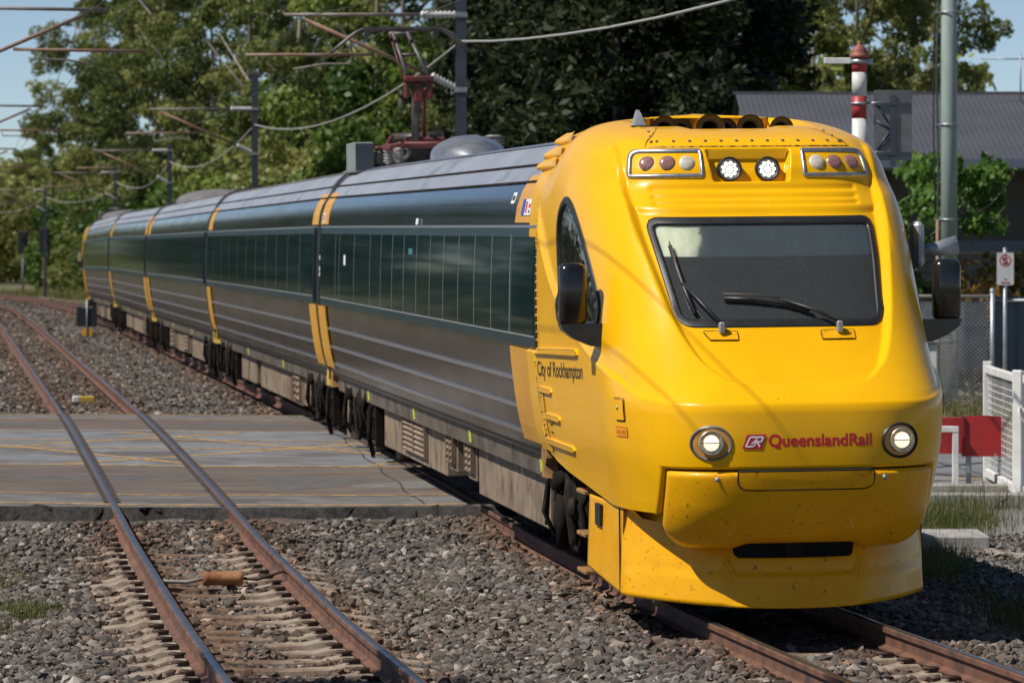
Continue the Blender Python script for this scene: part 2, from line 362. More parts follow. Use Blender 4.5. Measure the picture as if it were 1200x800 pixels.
def strip(name, m, Y0, Y1, X0, X1, parent, dz=-.012, nx=30, wob=0):
    ys = np.linspace(Y0, Y1, max(2, int((Y1-Y0)/.5)+1)); xs = np.linspace(X0, X1, nx)
    Yg, Xg = np.meshgrid(ys, xs, indexing='ij')
    P = np.stack([Xg, Yg+wob*np.sin(Xg*.9)+wob*.6*np.sin(Xg*2.3+1), zr(Yg)+dz+.012*np.sin(Xg*.8+.6)*(np.abs(Xg) < 60)-.29*sstep((Xg-2.6)/2.2)], -1)
    return MB().grid(P).build(name, m, parent)
road = empty('road', (0, 50, 0)); tag(road, kind='structure')
road.location = (0, 0, 0)
strip('asphalt', M['asphalt'], 47.2, 54.6, -34, 40, road, nx=120)
strip('footpath', M['greypath'], 40.9, 42.6, -34, 2.4, road, nx=80, wob=0)
strip('footpath', M['brownpath'], 42.6, 47.2, -34, 2.4, road, nx=80)
strip('footpath', M['brownpath'], 54.6, 57.9, -34, 2.4, road, nx=80)
strip('footpath', M['greypath'], 57.9, 59.6, -34, 2.4, road, nx=80)
# broken front edge of the crossing: a ragged face down to the ballast
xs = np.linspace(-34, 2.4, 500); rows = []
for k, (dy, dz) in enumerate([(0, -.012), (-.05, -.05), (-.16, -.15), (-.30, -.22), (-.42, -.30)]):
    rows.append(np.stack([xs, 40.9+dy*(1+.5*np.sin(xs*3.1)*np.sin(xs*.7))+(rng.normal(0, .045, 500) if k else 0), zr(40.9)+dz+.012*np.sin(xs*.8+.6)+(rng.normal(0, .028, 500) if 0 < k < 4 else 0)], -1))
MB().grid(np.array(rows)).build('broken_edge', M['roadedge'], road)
# painted lines: long lines across and the crossed hatching between them
for Y, w, m in [(41.15, .12, 'yline'), (42.55, .10, 'yline'), (47.1, .12, 'yline'), (54.6, .12, 'wline'), (57.8, .1, 'yline'), (59.3, .12, 'yline')]:
    strip('road_marking', M[m], Y, Y+w, -34, 2.4, road, dz=-.008, nx=90, wob=.11)
def slant(X0, Y0, X1, Y1, w):
    n = 16; t = np.linspace(0, 1, n); c = np.stack([X0+(X1-X0)*t, Y0+(Y1-Y0)*t], -1); d = np.array([X1-X0, Y1-Y0]); d /= np.linalg.norm(d)
    o = np.array([-d[1], d[0]])*w/2; P = np.zeros((2, n, 3))
    for k, sg in enumerate((-1, 1)):
        q = c+o*sg; P[k, :, :2] = q; P[k, :, 2] = zr(q[:, 1])-.008+.012*np.sin(q[:, 0]*.8+.6)
    MB().grid(P).build('road_marking', M['yline'], road)
for k in range(6):
    x = -16+k*3.6
    slant(x, 47.4, x+5.2, 54.4, .13); slant(x+5.2, 47.4, x, 54.4, .13)
slant(-14, 50.9, 2.2, 50.5, .13); slant(-14, 52.6, 2.2, 52.4, .1)
def blot(cx, cy, rx, ry, m, dz, seed):
    g = np.random.default_rng(seed); n = 26; a = np.linspace(0, 2*np.pi, n, endpoint=False); k = 1+.22*np.sin(3*a+g.random()*6)+.12*np.sin(7*a+g.random()*6)+g.normal(0, .05, n)
    X = cx+rx*k*np.cos(a); Y = np.clip(cy+ry*k*np.sin(a), 41.0, 59.5); V = [(cx, cy, float(zr(cy))+dz+.012*math.sin(cx*.8+.6))]+[(x, y, float(zr(y))+dz+.012*math.sin(x*.8+.6)) for x, y in zip(X, Y)]
    MB().add(V, [(0, 1+i, 1+(i+1) % n) for i in range(n)]).build('patch', m, road)
for i, (cx, cy, rx, ry, m) in enumerate([(-4.6, 49.5, .8, .5, 'pdark'), (-1.7, 51.5, 1.2, .9, 'ppale'), (-6.8, 52, 1.4, .7, 'ppale'), (-2.2, 44.6, .7, 1.0, 'pdark'), (-4.9, 45.2, 1.3, .5, 'pdark'), (-6.6, 44.0, 1.0, .7, 'ppale'), (-.6, 44.2, .9, .8, 'ppale'), (-7.5, 56.2, 1.6, .5, 'pdark'), (-3.4, 56.3, 1.2, .6, 'pdark'), (-.9, 48.9, .6, .5, 'pdark'), (-3.3, 41.8, 1.1, .3, 'pdark'), (-.2, 41.9, 1.0, .3, 'ppale')]):
    blot(cx, cy, rx, ry, M[m], -.0107, i)
# expansion joint and patch
slant_m = M['flange']
for (x0, y0, x1, y1) in [(-2.9, 59.4, -.9, 41.2), (-30, 53.5, -8, 53.0)]:
    n = 30; t = np.linspace(0, 1, n); P = np.zeros((2, n, 3))
    for k, sg in enumerate((-.012, .012)):
        P[k, :, 0] = x0+(x1-x0)*t+sg+.03*np.sin(t*40); P[k, :, 1] = y0+(y1-y0)*t; P[k, :, 2] = zr(P[k, :, 1])-.0095+.012*np.sin(P[k, :, 0]*.8+.6)
    MB().grid(P).build('crack', slant_m, road)

RY = np.concatenate([np.arange(12, 62, .6), np.arange(62, 330, 3)])
prof = [(-.06, -.155), (-.06, -.143), (-.012, -.125), (-.010, -.05), (-.034, -.038), (-.035, -.006), (-.03, -.001), (.03, -.001), (.035, -.006), (.034, -.038), (.010, -.05), (.012, -.125), (.06, -.143), (.06, -.155)]
def sleeper_mesh():
    hx = [(-1.07, -.26), (-1.06, -.215), (-.95, -.205), (-.86, -.195), (-.76, -.163), (-.42, -.163), (-.3, -.185), (0, -.193), (.3, -.185), (.42, -.163), (.76, -.163), (.86, -.195), (.95, -.205), (1.06, -.215), (1.07, -.26)]
    b = MB(); P = []
    for y, dz in [(-.135, -.09), (-.105, -.008), (-.09, 0), (.09, 0), (.105, -.008), (.135, -.09)]:
        P.append([(x, y, z+dz) for x, z in hx])
    b.grid(np.array(P), smooth=False); return b.mesh('sleeper', M['concrete'])
sleeper_me = sleeper_mesh()
b = MB()
b.bbox(-.045, .03, -.03, .03, -.166, -.14, .006)
b.tube([(-.045, -.02, -.138), (.05, -.036, -.132), (.066, 0, -.134), (.05, .036, -.132), (-.045, .02, -.142)], .010, 5)
clip_me = b.mesh('rail_clip', M['clip'])
def make_track(v0, label):
    root = empty('railway_track', tuple(track(24., v0))); tag(root, label, 'railway track')
    base = Vector(root.location)
    for sg in (-1, 1):
        c = track(RY, np.full(len(RY), v0+sg*.5685))
        P = np.array([[(p[0]+x*NX, p[1]+x*NY, p[2]+z) for (x, z) in prof] for p in c])-np.array(base)
        rail = MB().grid(P, smooth=False).build('rail', M['railrust'], root)
        P = np.array([[(p[0]+x*NX, p[1]+x*NY, p[2]+z) for (x, z) in [(-.026, -.002), (-.023, .0015), (-.01, .003), (.01, .003), (.023, .0015), (.026, -.002)]] for p in c])-np.array(base)
        MB().grid(P).build('rail_head', M['railhead'], rail)
        P = np.array([[(p[0]+x*NX, p[1]+x*NY, p[2]-.0075+.012*math.sin(p[0]*.8+.6)) for x in (.034, .085)] for p in c if 40.9 < p[1] < 59.6])-np.array(base)
        for q_ in (0, .12): MB().grid(P-np.array([q_*NX, q_*NY, 0])).build('flangeway', M['flange'], rail)
    k = 0
    for i in range(33):
        Y = 21.1+i*.6
        s = link('sleeper', sleeper_me, root); p = Vector(track(Y, v0+random.uniform(-.015, .015)))
        s.location = p-base; s.rotation_euler = (random.uniform(-.01, .01), random.uniform(-.006, .006), math.atan(.1375)+random.uniform(-.01, .01)); s.location.z += random.uniform(-.012, .004)
        for x in (-.5685-.105, -.5685+.105, .5685-.105, .5685+.105):
            c = link('rail_clip', clip_me, s); c.location = (x, 0, 0)
            if x in (-.5685-.105, .5685-.105): c.rotation_euler = (0, 0, math.pi)
    return root
tl = make_track(LT, 'left-hand railway track running empty beside the train')
tr = make_track(0, 'right-hand railway track under the yellow-nosed train')

# rusty cylinder with its two cables lying between the left-hand rails
def obj_on_track(name, Y, v, z=0):
    o = empty(name, tuple(track(Y, v, z)), math.atan(.1375)); return o
o = obj_on_track('track_cylinder', 34.2, LT+.03, -.10); tag(o, 'rusty orange cylinder with cables lying between the left-hand rails', 'cylinder')
MB().lathe([(0, -.165), (.05, -.165), (.062, -.155), (.062, -.12), (.058, -.11), (.058, .11), (.062, .12), (.062, .155), (.05, .165), (0, .165)], axis='x', n=18).build('body', M['rustcyl'], o)
MB().tube([(-.16, 0, .0), (-.3, .02, -.03), (-.45, -.02, -.02), (-.54, .0, -.01)], .017, 6).build('cable', M['kabel'], o)
MB().tube([(.16, 0, 0), (.28, -.02, -.01), (.40, .03, .02), (.5, .06, .05), (.54, .05, .03)], .014, 6).build('cable', M['clip'], o)
o = obj_on_track('track_marker', 68.5, LT+.0, -.10); tag(o, 'small white and amber block between the left-hand rails past the crossing', 'track marker')
MB().bbox(-.17, -.06, -.09, .09, -.05, .05, .01).build('white_end', M['white'], o); MB().bbox(-.058, .19, -.09, .09, -.05, .045, .01).build('amber_end', M['seatyellow'], o)

# loose ballast stones, thousands of them
def stones():
    phi = (1+5**.5)/2
    ico = np.array([(-1, phi, 0), (1, phi, 0), (-1, -phi, 0), (1, -phi, 0), (0, -1, phi), (0, 1, phi), (0, -1, -phi), (0, 1, -phi), (phi, 0, -1), (phi, 0, 1), (-phi, 0, -1), (-phi, 0, 1)], float)/1.9
    fi = np.array([(0, 11, 5), (0, 5, 1), (0, 1, 7), (0, 7, 10), (0, 10, 11), (1, 5, 9), (5, 11, 4), (11, 10, 2), (10, 7, 6), (7, 1, 8), (3, 9, 4), (3, 4, 2), (3, 2, 6), (3, 6, 8), (3, 8, 9), (4, 9, 5), (2, 4, 11), (6, 2, 10), (8, 6, 7), (9, 8, 1)])
    octa = np.array([(1, 0, 0), (-1, 0, 0), (0, 1, 0), (0, -1, 0), (0, 0, .8), (0, 0, -.8)], float)
    fo = np.array([(0, 2, 4), (2, 1, 4), (1, 3, 4), (3, 0, 4), (2, 0, 5), (1, 2, 5), (3, 1, 5), (0, 3, 5)])
    def scatter(n, Y0, Y1, smin, smax, base, faces, name, lab, pw=1.0, vr=(-9, 3.1), zoff=None):
        Y = Y0+(Y1-Y0)*rng.random(n*4)**pw
        half = .128*Y
        X = (rng.random(n*4)*2-1)*half
        v = (X-(5.90-.1375*Y))/NX
        keep = (v > vr[0]) & (v < vr[1]) & ((Y < 40.4) | (Y > 59.7))
        for c in (0, LT):
            for sg in (-1, 1): keep &= np.abs(v-c-sg*.5685) > .075
            # fewer stones on the sleepers' tops
            ph = np.abs(((Y-v*NY-21.1+.3) % .6)-.3)
            on = (np.abs(v-c) < 1.05) & (ph < .12) & (Y < 41)
            on &= ~((np.abs(v) > .62) & (np.abs(v) < 2)); keep &= ~(on & (rng.random(n*4) > np.where(np.abs(v-c) < .5, .15, .06)+np.clip((Y-32)/12, 0, .6)))
        # keep density even over the visible wedge
        keep &= rng.random(n*4) < (Y/Y1)**.3
        Y, v = Y[keep][:n], v[keep][:n]; m = len(Y)
        p = track(Y-v*0, v); p[:, 2] += (bedz(Y, v) if zoff is None else zoff)+.018+rng.normal(0, .009, m)
        hump = np.clip((.14-np.abs(np.abs(v-LT+0)-.57)), 0, 1)
        s = smin+(smax-smin)*rng.random(m)**2.3
        if Y0 > 50: s *= 1
        nv = len(base)
        V = base[None]*(1+rng.normal(0, .25, (m, nv, 3)))
        V *= (np.stack([.75+.5*rng.random(m), .75+.5*rng.random(m), .55+.35*rng.random(m)], -1)*s[:, None])[:, None, :]
        a, b2 = rng.random(m)*6.28, rng.normal(0, .5, m)
        ca, sa, cb, sb = np.cos(a), np.sin(a), np.cos(b2), np.sin(b2)
        x, y, z = V[..., 0], V[..., 1], V[..., 2]
        y, z = y*cb[:, None]-z*sb[:, None], y*sb[:, None]+z*cb[:, None]
        x, y = x*ca[:, None]-y*sa[:, None], x*sa[:, None]+y*ca[:, None]
        V = np.stack([x, y, z], -1)+p[:, None, :]
        Q = faces[None]+(np.arange(m)*nv)[:, None, None]
        tint = np.clip(rng.beta(2.2, 3.2, m)+(rng.random(m) < .035)*.45, 0, 1)
        me = fastmesh(name, V.reshape(-1, 3), Q.reshape(-1, 3), M['stone'], False, np.repeat(tint, len(faces)))
        a3 = me.attributes.new('rusty', 'FLOAT', 'FACE')
        dr = np.min(np.abs(np.stack([v-c-sg*.5685 for c in (0, LT) for sg in (-1, 1)])), 0)
        ru = np.clip(np.exp(-(dr/.45)**2)*.95+rng.normal(0, .25, m)+.1*(np.sin(Y*.9+v*1.3) > .5), 0, 1)
        a3.data.foreach_set('value', np.repeat(ru, len(faces)).astype(np.float32))
        tag(link(name, me), lab, kind='stuff')
    scatter(50000, 21.5, 41, .019, .054, ico, fi, 'ballast_stones', 'grey brown ballast stones around the near tracks')
    scatter(30000, 59.5, 120, .032, .07, octa, fo, 'ballast_stones', 'brownish ballast stones beyond the level crossing', 1.3)
    scatter(11000, 27, 40.3, .012, .034, octa, fo, 'path_gravel', 'pale grey gravel on the right of the train', 1.0, (2.6, 7), -.30)
    scatter(13000, 112, 250, .05, .11, octa, fo, 'ballast_stones', 'blurred brownish ballast far along the tracks', 1.3)
nt = M['stone'].node_tree; n = nt.nodes; l = nt.links; bs = n['Principled BSDF']
at = n.new('ShaderNodeAttribute'); at.attribute_name = 'rusty'
src = bs.inputs['Base Color'].links[0].from_socket
mx = n.new('ShaderNodeMixRGB'); mx.blend_type = 'MULTIPLY'; mx.inputs[2].default_value = (1.0, .66, .49, 1)
l.new(at.outputs['Fac'], mx.inputs[0]); l.new(src, mx.inputs[1]); l.new(mx.outputs[0], bs.inputs['Base Color'])
stones()

# ------------------------------------------------------------------ the train
CZ = [(.89, 1.035), (1.035, 1.09), (1.24, 1.135), (1.5, 1.17), (1.8, 1.195), (2.2, 1.19), (2.74, 1.165), (2.9, 1.145), (3.0, 1.115), (3.115, 1.05), (3.23, .965), (3.32, .885), (3.40, .785), (3.46, .62), (3.50, .38), (3.515, 0)]
ch = herm([a for a, _ in CZ], [b for _, b in CZ])
GAPYAW = math.atan(.1375)
def side_strip(b, sx, y0, y1, zs, out, thick=.02, dz=0):
    """solid strip on the coach side between heights zs, standing 'out' proud of the skin"""
    zz = np.linspace(zs[0], zs[1], max(2, int((zs[1]-zs[0])/.12)+1))
    A = [[(sx*(float(ch(z))+out), y, z) for z in zz] for y in (y0, y1)]
    B = [[(sx*(float(ch(z))+out-thick), y, z) for z in zz] for y in (y0, y1)]
    n = len(zz); vs = A[0]+A[1]+B[0]+B[1]; f = []
    for k in range(n-1):
        f += [(k, k+1, n+k+1, n+k), (2*n+k, 3*n+k, 3*n+k+1, 2*n+k+1), (k, 2*n+k, 2*n+k+1, k+1), (n+k, n+k+1, 3*n+k+1, 3*n+k)]
    f += [(0, n, 3*n, 2*n), (n-1, 3*n-1, 4*n-1, 2*n-1)]
    b.add(vs, f, False); return b
def wheel_mesh():
    return MB().lathe([(0, -.07), (.12, -.07), (.12, -.05), (.33, -.045), (.36, -.065), (.40, -.065), (.415, .05), (.44, .055), (.44, .07), (.36, .07), (.33, .04), (.1, .04), (.1, .08), (0, .08)], axis='x', n=28).mesh('wheel', M['wheel'])
WH = wheel_mesh()
SPRING = MB().tube([(.075*math.cos(k*.7), .075*math.sin(k*.7), .03*k*.28) for k in range(40)], .017, 5).mesh('spring', M['under'])
BOGIE = None
def bogie_mesh():
    b = MB()
    for sx in (-1, 1):
        b.prism([(-1.45, .55), (-1.05, .55), (-.75, .42), (.75, .42), (1.05, .55), (1.45, .55), (1.45, .68), (.9, .68), (.6, .58), (-.6, .58), (-.9, .68), (-1.45, .68)], 'x', sx*.80, sx*.93)
        for y in (-1.1, 1.1):
            b.bbox(min(sx*.74, sx*.97), max(sx*.74, sx*.97), y-.17, y+.17, .28, .56, .03)
            b.lathe([(0, -.02), (.1, -.02), (.1, .03), (.06, .05), (0, .05)], (sx*.97, y, .42), 'x', 12)
        b.tube([(sx*.99, -.5, .5), (sx*.99, -.2, .25), (sx*.98, .25, .28), (sx*.98, .5, .62)], .022, 6)
        b.tube([(sx*1.0, -1.6, .7), (sx*1.0, -1.4, .3), (sx*.95, -1.35, .12)], .028, 6)
        b.tube([(sx*1.0, 1.3, .8), (sx*1.02, 1.5, .45), (sx*.95, 1.35, .25)], .02, 6)
        b.bbox(min(sx*.86, sx*.96), max(sx*.86, sx*.96), -1.72, -1.64, .22, .75, .01); b.bbox(min(sx*.74, sx*.86), max(sx*.74, sx*.86), 1.55, 1.62, .25, .7, .01)
        for q in range(7):
            y_ = -1.5+q*.5; b.tube([(sx*(.95+.04*math.sin(q*2.3)), y_, .86), (sx*(1.0+.03*math.sin(q)), y_+.12*math.sin(q*1.7), .62), (sx*.97, y_+.2*math.cos(q*2.1), .36+.12*math.sin(q*3.1))], .016+.006*(q % 3), 6)
        b.bbox(min(sx*.9, sx*1.0), max(sx*.9, sx*1.0), -.12, .12, .62, .8, .02); b.lathe([(0, -.07), (.07, -.07), (.085, 0), (.07, .07), (0, .07)], (sx*.98, .75, .74), 'x', 12)
        b.tube([(sx*.9, -.75, .78), (sx*.9, .75, .78)], .07, 8)
        b.tube([(sx*.97, -.35, .35), (sx*.97, -.35, .85)], .045, 8)
    for y in (-1.1, 1.1): b.tube([(-.6, y, .42), (.6, y, .42)], .075, 8)
    b.box(-.8, .8, -.25, .25, .45, .8); b.box(-.3, .3, -1.0, 1.0, .35, .6)
    return b.mesh('bogie', M['under'])
BOGIE = bogie_mesh()
def bogie(root, y):
    o = link('bogie', BOGIE, root); o.location = (0, y, -.02)
    for yy in (-1.1, 1.1):
        for x in (-.565, .565):
            w = link('wheel', WH, o); w.location = (x, yy, .42); w.rotation_euler = (0, 0, 0 if x < 0 else math.pi)
    for sx in (-.87, .87):
        for yy in (-1.1, 1.1):
            for d in (-.28, .28):
                s = link('spring', SPRING, o); s.location = (sx, yy+d, .44)
    return o
def louvre(parent, x, sx, y0, y1, z0, z1, n, m='box'):
    b = MB()
    b.m = 1; b.box(min(x, x+sx*.006), max(x, x+sx*.006), y0, y1, z0, z1); b.m = 0
    for k in range(n):
        z = z0+(k+.15)*(z1-z0)/n; h = (z1-z0)/n
        b.add([(x+sx*.008, y0+.02, z+h*.55), (x+sx*.008, y1-.02, z+h*.55), (x+sx*.045, y1-.02, z), (x+sx*.045, y0+.02, z), (x+sx*.048, y1-.02, z+.012), (x+sx*.048, y0+.02, z+.012), (x+sx*.012, y0+.02, z+h*.55+.012), (x+sx*.012, y1-.02, z+h*.55+.012)],
              [(0, 1, 2, 3), (3, 2, 4, 5), (5, 4, 7, 6)])
    for (a, c) in [(y0, y0+.02), (y1-.02, y1), ((y0+y1)/2-.015, (y0+y1)/2+.015)]: b.box(min(x, x+sx*.05), max(x, x+sx*.05), a, c, z0, z1)
    return b.build('louvre', [M[m], M['void']], parent)
def eqbox(root, y0, y1, z0=.26, z1=.86, m='box', depth=.5, split=(), louv=(), sides=(-1, 1), x=.915):
    for sx in sides:
        edges = [y0]+list(split)+[y1]
        for a, c in zip(edges[:-1], edges[1:]):
            b = MB(); xa, xb = sorted((sx*(x-depth), sx*(x-random.uniform(0, .02)))); b.bbox(xa, xb, a+.006, c-.006, z0, z1, .012)
            e = b.build('equipment_box', M[m], root)
            d = MB()      # latches and hinge on the face
            xf = max(abs(xa), abs(xb))*sx
            for q in np.arange(a+.25, c-.1, .62): d.box(min(xf, xf+sx*.012), max(xf, xf+sx*.012), q, q+.05, z1-.14, z1-.10)
            if len(d.f): d.build('latch', M['under'], e)
            for (l0, l1, q0, q1, n) in louv:
                if l0 >= a and l1 <= c: louvre(e, xf, sx, l0, l1, q0, q1, n)
PANE_CACHE = {}
def coach(root, y0, y1, panes, stripes, boxes, humps=(), blocks=(True, True), cabend=False, pant=False):
    zz = np.concatenate([np.arange(.89, 3.3, .06), np.array([3.32, 3.36, 3.40, 3.43, 3.46, 3.48, 3.50, 3.51, 3.515])])
    ys = np.linspace(y0, y1, 22)
    prof = [(-float(ch(z)), z) for z in zz]+[(float(ch(z)), z) for z in zz[::-1][1:]]
    b = MB(); P = np.array([[(x, y, z) for (x, z) in prof] for y in ys])
    for j0, m in ((0, 0),):
        for a in range(len(prof)-1):
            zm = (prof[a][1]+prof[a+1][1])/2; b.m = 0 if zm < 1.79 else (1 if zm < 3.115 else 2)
            b.add(P[:, a:a+2].reshape(-1, 3), [(2*k, 2*k+1, 2*k+3, 2*k+2) for k in range(len(ys)-1)], True)
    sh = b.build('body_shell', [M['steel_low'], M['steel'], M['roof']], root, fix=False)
    bm = bmesh.new(); bm.from_mesh(sh.data); bmesh.ops.remove_doubles(bm, verts=bm.verts, dist=.0005); bmesh.ops.recalc_face_normals(bm, faces=bm.faces); bm.to_mesh(sh.data); bm.free()
    for y in ((y0, y1) if not cabend else (y1,)):
        b = MB(); b.add([(x*.995, y+(.01 if y == y0 else -.01), z) for x, z in prof], [tuple(range(len(prof)))]); b.build('end_wall', M['void'], root)
    # gangway bellows and dark rounded end collar
    b = MB()
    for k in range(6):
        y = y1-.02+k*.045; s_ = .0 if k % 2 else .05
        b.box(-.72-s_, .72+s_, y, y+.03, .95, 3.05+s_)
    b.build('gangway', M['black'], root)
    for y in ((y0, y1) if not cabend else (y1,)):
        b = MB(); sg = -1 if y == y0 else 1
        P = np.array([[(x*s_, y+d*sg, .0+z*(s_ if z > 3.2 else 1)) for x, z in prof] for s_, d in ((1.004, -.05), (1.012, -.02), (1.004, .02), (.985, .04))]); b.grid(P); b.build('end_seal', M['black'], root)
    for sx in (-1, 1):
        for zt in (1.5, 1.27, 1.055):
            a0 = (6.12 if cabend else y0+.04); b = MB(); side_strip(b, sx, a0, y1-.04, (zt-.014, zt+.014), .022, .03); b.build('side_rib', M['trim'], root)
        b = MB(); side_strip(b, sx, y0 if not cabend else 5.0, y1, (.905, .925), .012, .03); b.build('lower_lip', M['black'], root)
        # window band: frame, panes, joints
        w0, w1 = panes[0], panes[-1]
        b = MB(); side_strip(b, sx, w0-.06, w1+.06, (1.79, 2.735), .028, .04); fr = b.build('window_band', M['teal'], root)
        b = MB(); side_strip(b, sx, w0-.06, w1+.06, (2.737, 2.76), .034, .04); b.build('top_trim', M['trim'], fr)
        jb = MB()
        for k in range(len(panes)-1):
            a, c = panes[k]+.018, panes[k+1]-.018
            if cabend and k == 0: c -= .1
            p = MB(); side_strip(p, sx, a, c, (1.885, 2.665), .034, .012); p.build('window_pane', M['pane'], fr)
            if k: side_strip(jb, sx, panes[k]-.012, panes[k]+.012, (1.87, 2.68), .033, .012)
        side_strip(jb, sx, w0, w1, (1.868, 1.879), .033, .012)
        tag(jb.build('window_joints', M['mull'], fr), kind='stuff')
        # yellow end stripes above and below the band
        for (a, c) in stripes:
            b = MB(); side_strip(b, sx, a, c, (2.78, 3.17), .006, .012); b.build('upper_stripe', M['yellow_old'], root)
            b = MB(); side_strip(b, sx, a, c, (1.0, 1.765), .026, .012); b.build('lower_stripe', M['yellow_old'], root)
        # roof seams and gutters
        for zt in (3.115, 3.26):
            b = MB(); side_strip(b, sx, (5.2 if cabend else y0), y1, (zt-.009, zt+.009), .010, .02); b.build('roof_seam', M['under'], root)
        b = MB(); side_strip(b, sx, (4.8 if cabend else y0), y1, (3.44, 3.475), .03, .05); b.build('roof_edge', M['trim'] if pant else M['roofgrey'], root)
        # valance below the lip
        a = y0+.35 if not cabend else 5.3; k = 0
        while a < y1-.3:
            c = min(a+2.35, y1-.3); b = MB()
            b.prism([(sx*.955, .905), (sx*1.0, .905), (sx*.985, .70), (sx*.945, .70)], 'y', a+.012, c-.012)
            v = b.build('valance_panel', M['valance'], root)
            if k % (2 if cabend else 3) == 0:
                m_ = MB(); q = a+.5; m_.prism([(sx*.99, .85), (sx*1.0015, .85), (sx*.9925, .73), (sx*.98, .73)], 'y', q, q+.16); m_.build('lime_mark', M['lime'], v)
            a = c; k += 1
        for on, y in zip(blocks, (y0, y1)):
            if on:
                yy = y+(.17 if y == y0 else -.17); x = sx*1.03
                b = MB(); b.prism([(yy-.12, .96), (yy+.12, .96), (yy+.13, .90), (yy+.09, .83), (yy+.12, .74), (yy-.12, .74), (yy-.09, .83), (yy-.13, .90)], 'x', x-sx*.11, x+sx*.03); b.build('corner_block', M['ochre'] if cabend else M['seatyellow'], root)
                b = MB(); b.bbox(min(x-sx*.2, x-sx*.06), max(x-sx*.2, x-sx*.06), yy-.16, yy+.16, .74, .96, .02); b.build('block_bracket', M['black'], root)
    b = MB(); b.box(-.8, .8, y0+.6, y1-.6, .78, .9); b.box(-.5, .5, y0+4, y1-4.2, .35, .8); b.build('underframe', M['under'], root)
    for args in boxes: eqbox(root, **args)
    for (a, c, h, w) in humps:
        n = 14; P = []
        for t in np.linspace(0, 1, 9):
            hh = h*math.sin(math.pi*min(max(t, .02), .98))**.5; P.append([(w*math.cos(math.pi*k/n)*(.75+.25*hh/h), a+(c-a)*t, 3.44+hh*math.sin(math.pi*k/n)**.7*1.0) for k in range(n+1)])
        MB().grid(np.array(P)).build('roof_pod', M['roofgrey'], root)

# ---- yellow nose: an analytic surface in the lead car's own frame (x across, y back from the nose tip, z up)
yc = herm([.45, .55, .7, .85, 1.05, 1.27, 1.46, 1.53, 1.575, 1.64, 1.75, 2.04, 2.74, 2.93, 3.08, 3.2, 3.32, 3.37, 3.45, 3.53, 3.58, 3.62], [.50, .30, .14, .06, .01, 0, .012, .035, .085, .175, .32, .66, 1.34, 1.55, 1.76, 1.83, 1.92, 2.06, 2.42, 3.0, 3.6, 4.2])
hw0 = herm([.4, .6, .95, 1.2, 1.5, 1.85, 2.4, 2.75, 3.0, 3.2, 3.35, 3.45, 3.53, 3.58, 3.62], [1.01, 1.05, 1.105, 1.15, 1.175, 1.195, 1.225, 1.235, 1.22, 1.175, 1.10, 1.02, .91, .74, 0])
ND, NP = 1.95, 3.7
def hw(z, y=0):
    t = sstep((np.asarray(y, float)-3.3)/1.6)*.72
    return hw0(z)*(1-t)+(ch(np.asarray(z)-.06)+.01)*t
def yfront(v, z):
    r = np.clip(np.abs(v)/np.maximum(hw0(z), 1e-3), 0, 1); return yc(z)+ND*(1-(1-r**NP)**(1/NP))
def vside(y, z):
    d = np.clip((y-yc(z))/ND, 0, 1); return hw(z, y)*(1-(1-d)**NP)**(1/NP)
pan_b = herm([1.62, 1.675, 1.73, 1.83, 2.09, 2.40, 2.84, 3.08, 3.36], [.10, .46, .56, .665, .785, .865, .950, .965, .965])
crz = herm([0, .19, .47, 1.02, 2.0, 3.28, 4.13, 4.8], [1.55, 1.55, 1.58, 1.695, 1.88, 2.22, 2.66, 3.2])
def disp(v, y, z):
    a = np.abs(v); d = np.zeros(np.broadcast(v, y, z).shape)
    fr = (y < 2.9)
    m = sstep((pan_b(z)-a)/.042)*sstep((z-1.65)/.05)*(1-sstep((z-3.335)/.02))*(1-.6*sstep((z-2.95)/.25))
    d = d-np.where(fr, m*.066, 0)
    # dished surround above the windscreen
    w = sstep((.955-a)/.05)*sstep((2.935-z)/.05)*sstep((z-2.5)/.35)
    d = d-np.where(fr, w*.022, 0)
    for zi in (3.055, 3.005, 2.962):
        d = d-np.where(fr, .020*np.exp(-((z-zi)/.011)**2)*sstep((.80-a)/.05), 0)
    r = sstep((.30+(z-3.18)*.15-np.abs(v+.02))/.03)*sstep((z-3.09)/.02)*(1-sstep((z-3.315)/.012))
    d = d-np.where(fr, r*.085, 0)
    c = sstep((crz(y)-z)/.035)
    d = d+c*(.010+.022*sstep((y-.5)/.8))*sstep((np.where(z < 1.77, 5.5, 4.62)-y)/.4)
    # raised door-edge flare along the crease on the flank
    d = d+.018*np.exp(-((z-crz(y)+.0)/.03)**2)*sstep((y-.9)/.8)*sstep((4.5-y)/.4)
    return d
def nrm_front(v, z, e=.004):
    dv = (yfront(v+e, z)-yfront(v-e, z))/(2*e); dz = (yfront(v, z+e)-yfront(v, z-e))/(2*e)
    n = np.stack([dv, -np.ones_like(dv), dz], -1); return n/np.linalg.norm(n, axis=-1, keepdims=True)
def fpt(v, z, off=0.0, dz=True):
    v, z = np.broadcast_arrays(np.asarray(v, float), np.asarray(z, float)); y = yfront(v, z)
    n = nrm_front(v, z); d = (disp(v, y, z) if dz else 0)+off
    return np.stack([v, y, z], -1)+n*np.asarray(d)[..., None]
def spt(y, z, off=0.0, sx=-1, dz=True):
    y, z = np.broadcast_arrays(np.asarray(y, float), np.asarray(z, float)); e = .01
    v = vside(y, z); dy = (vside(y+e, z)-vside(y-e, z))/(2*e); dzv = (vside(y, z+e)-vside(y, z-e))/(2*e)
    n = np.stack([np.ones_like(v), -dy, -dzv], -1); n /= np.linalg.norm(n, axis=-1, keepdims=True)
    d = (disp(v, y, z) if dz else 0)+off
    P = np.stack([v, y, z], -1)+n*np.asarray(d)[..., None]
    P[..., 0] *= sx; return P
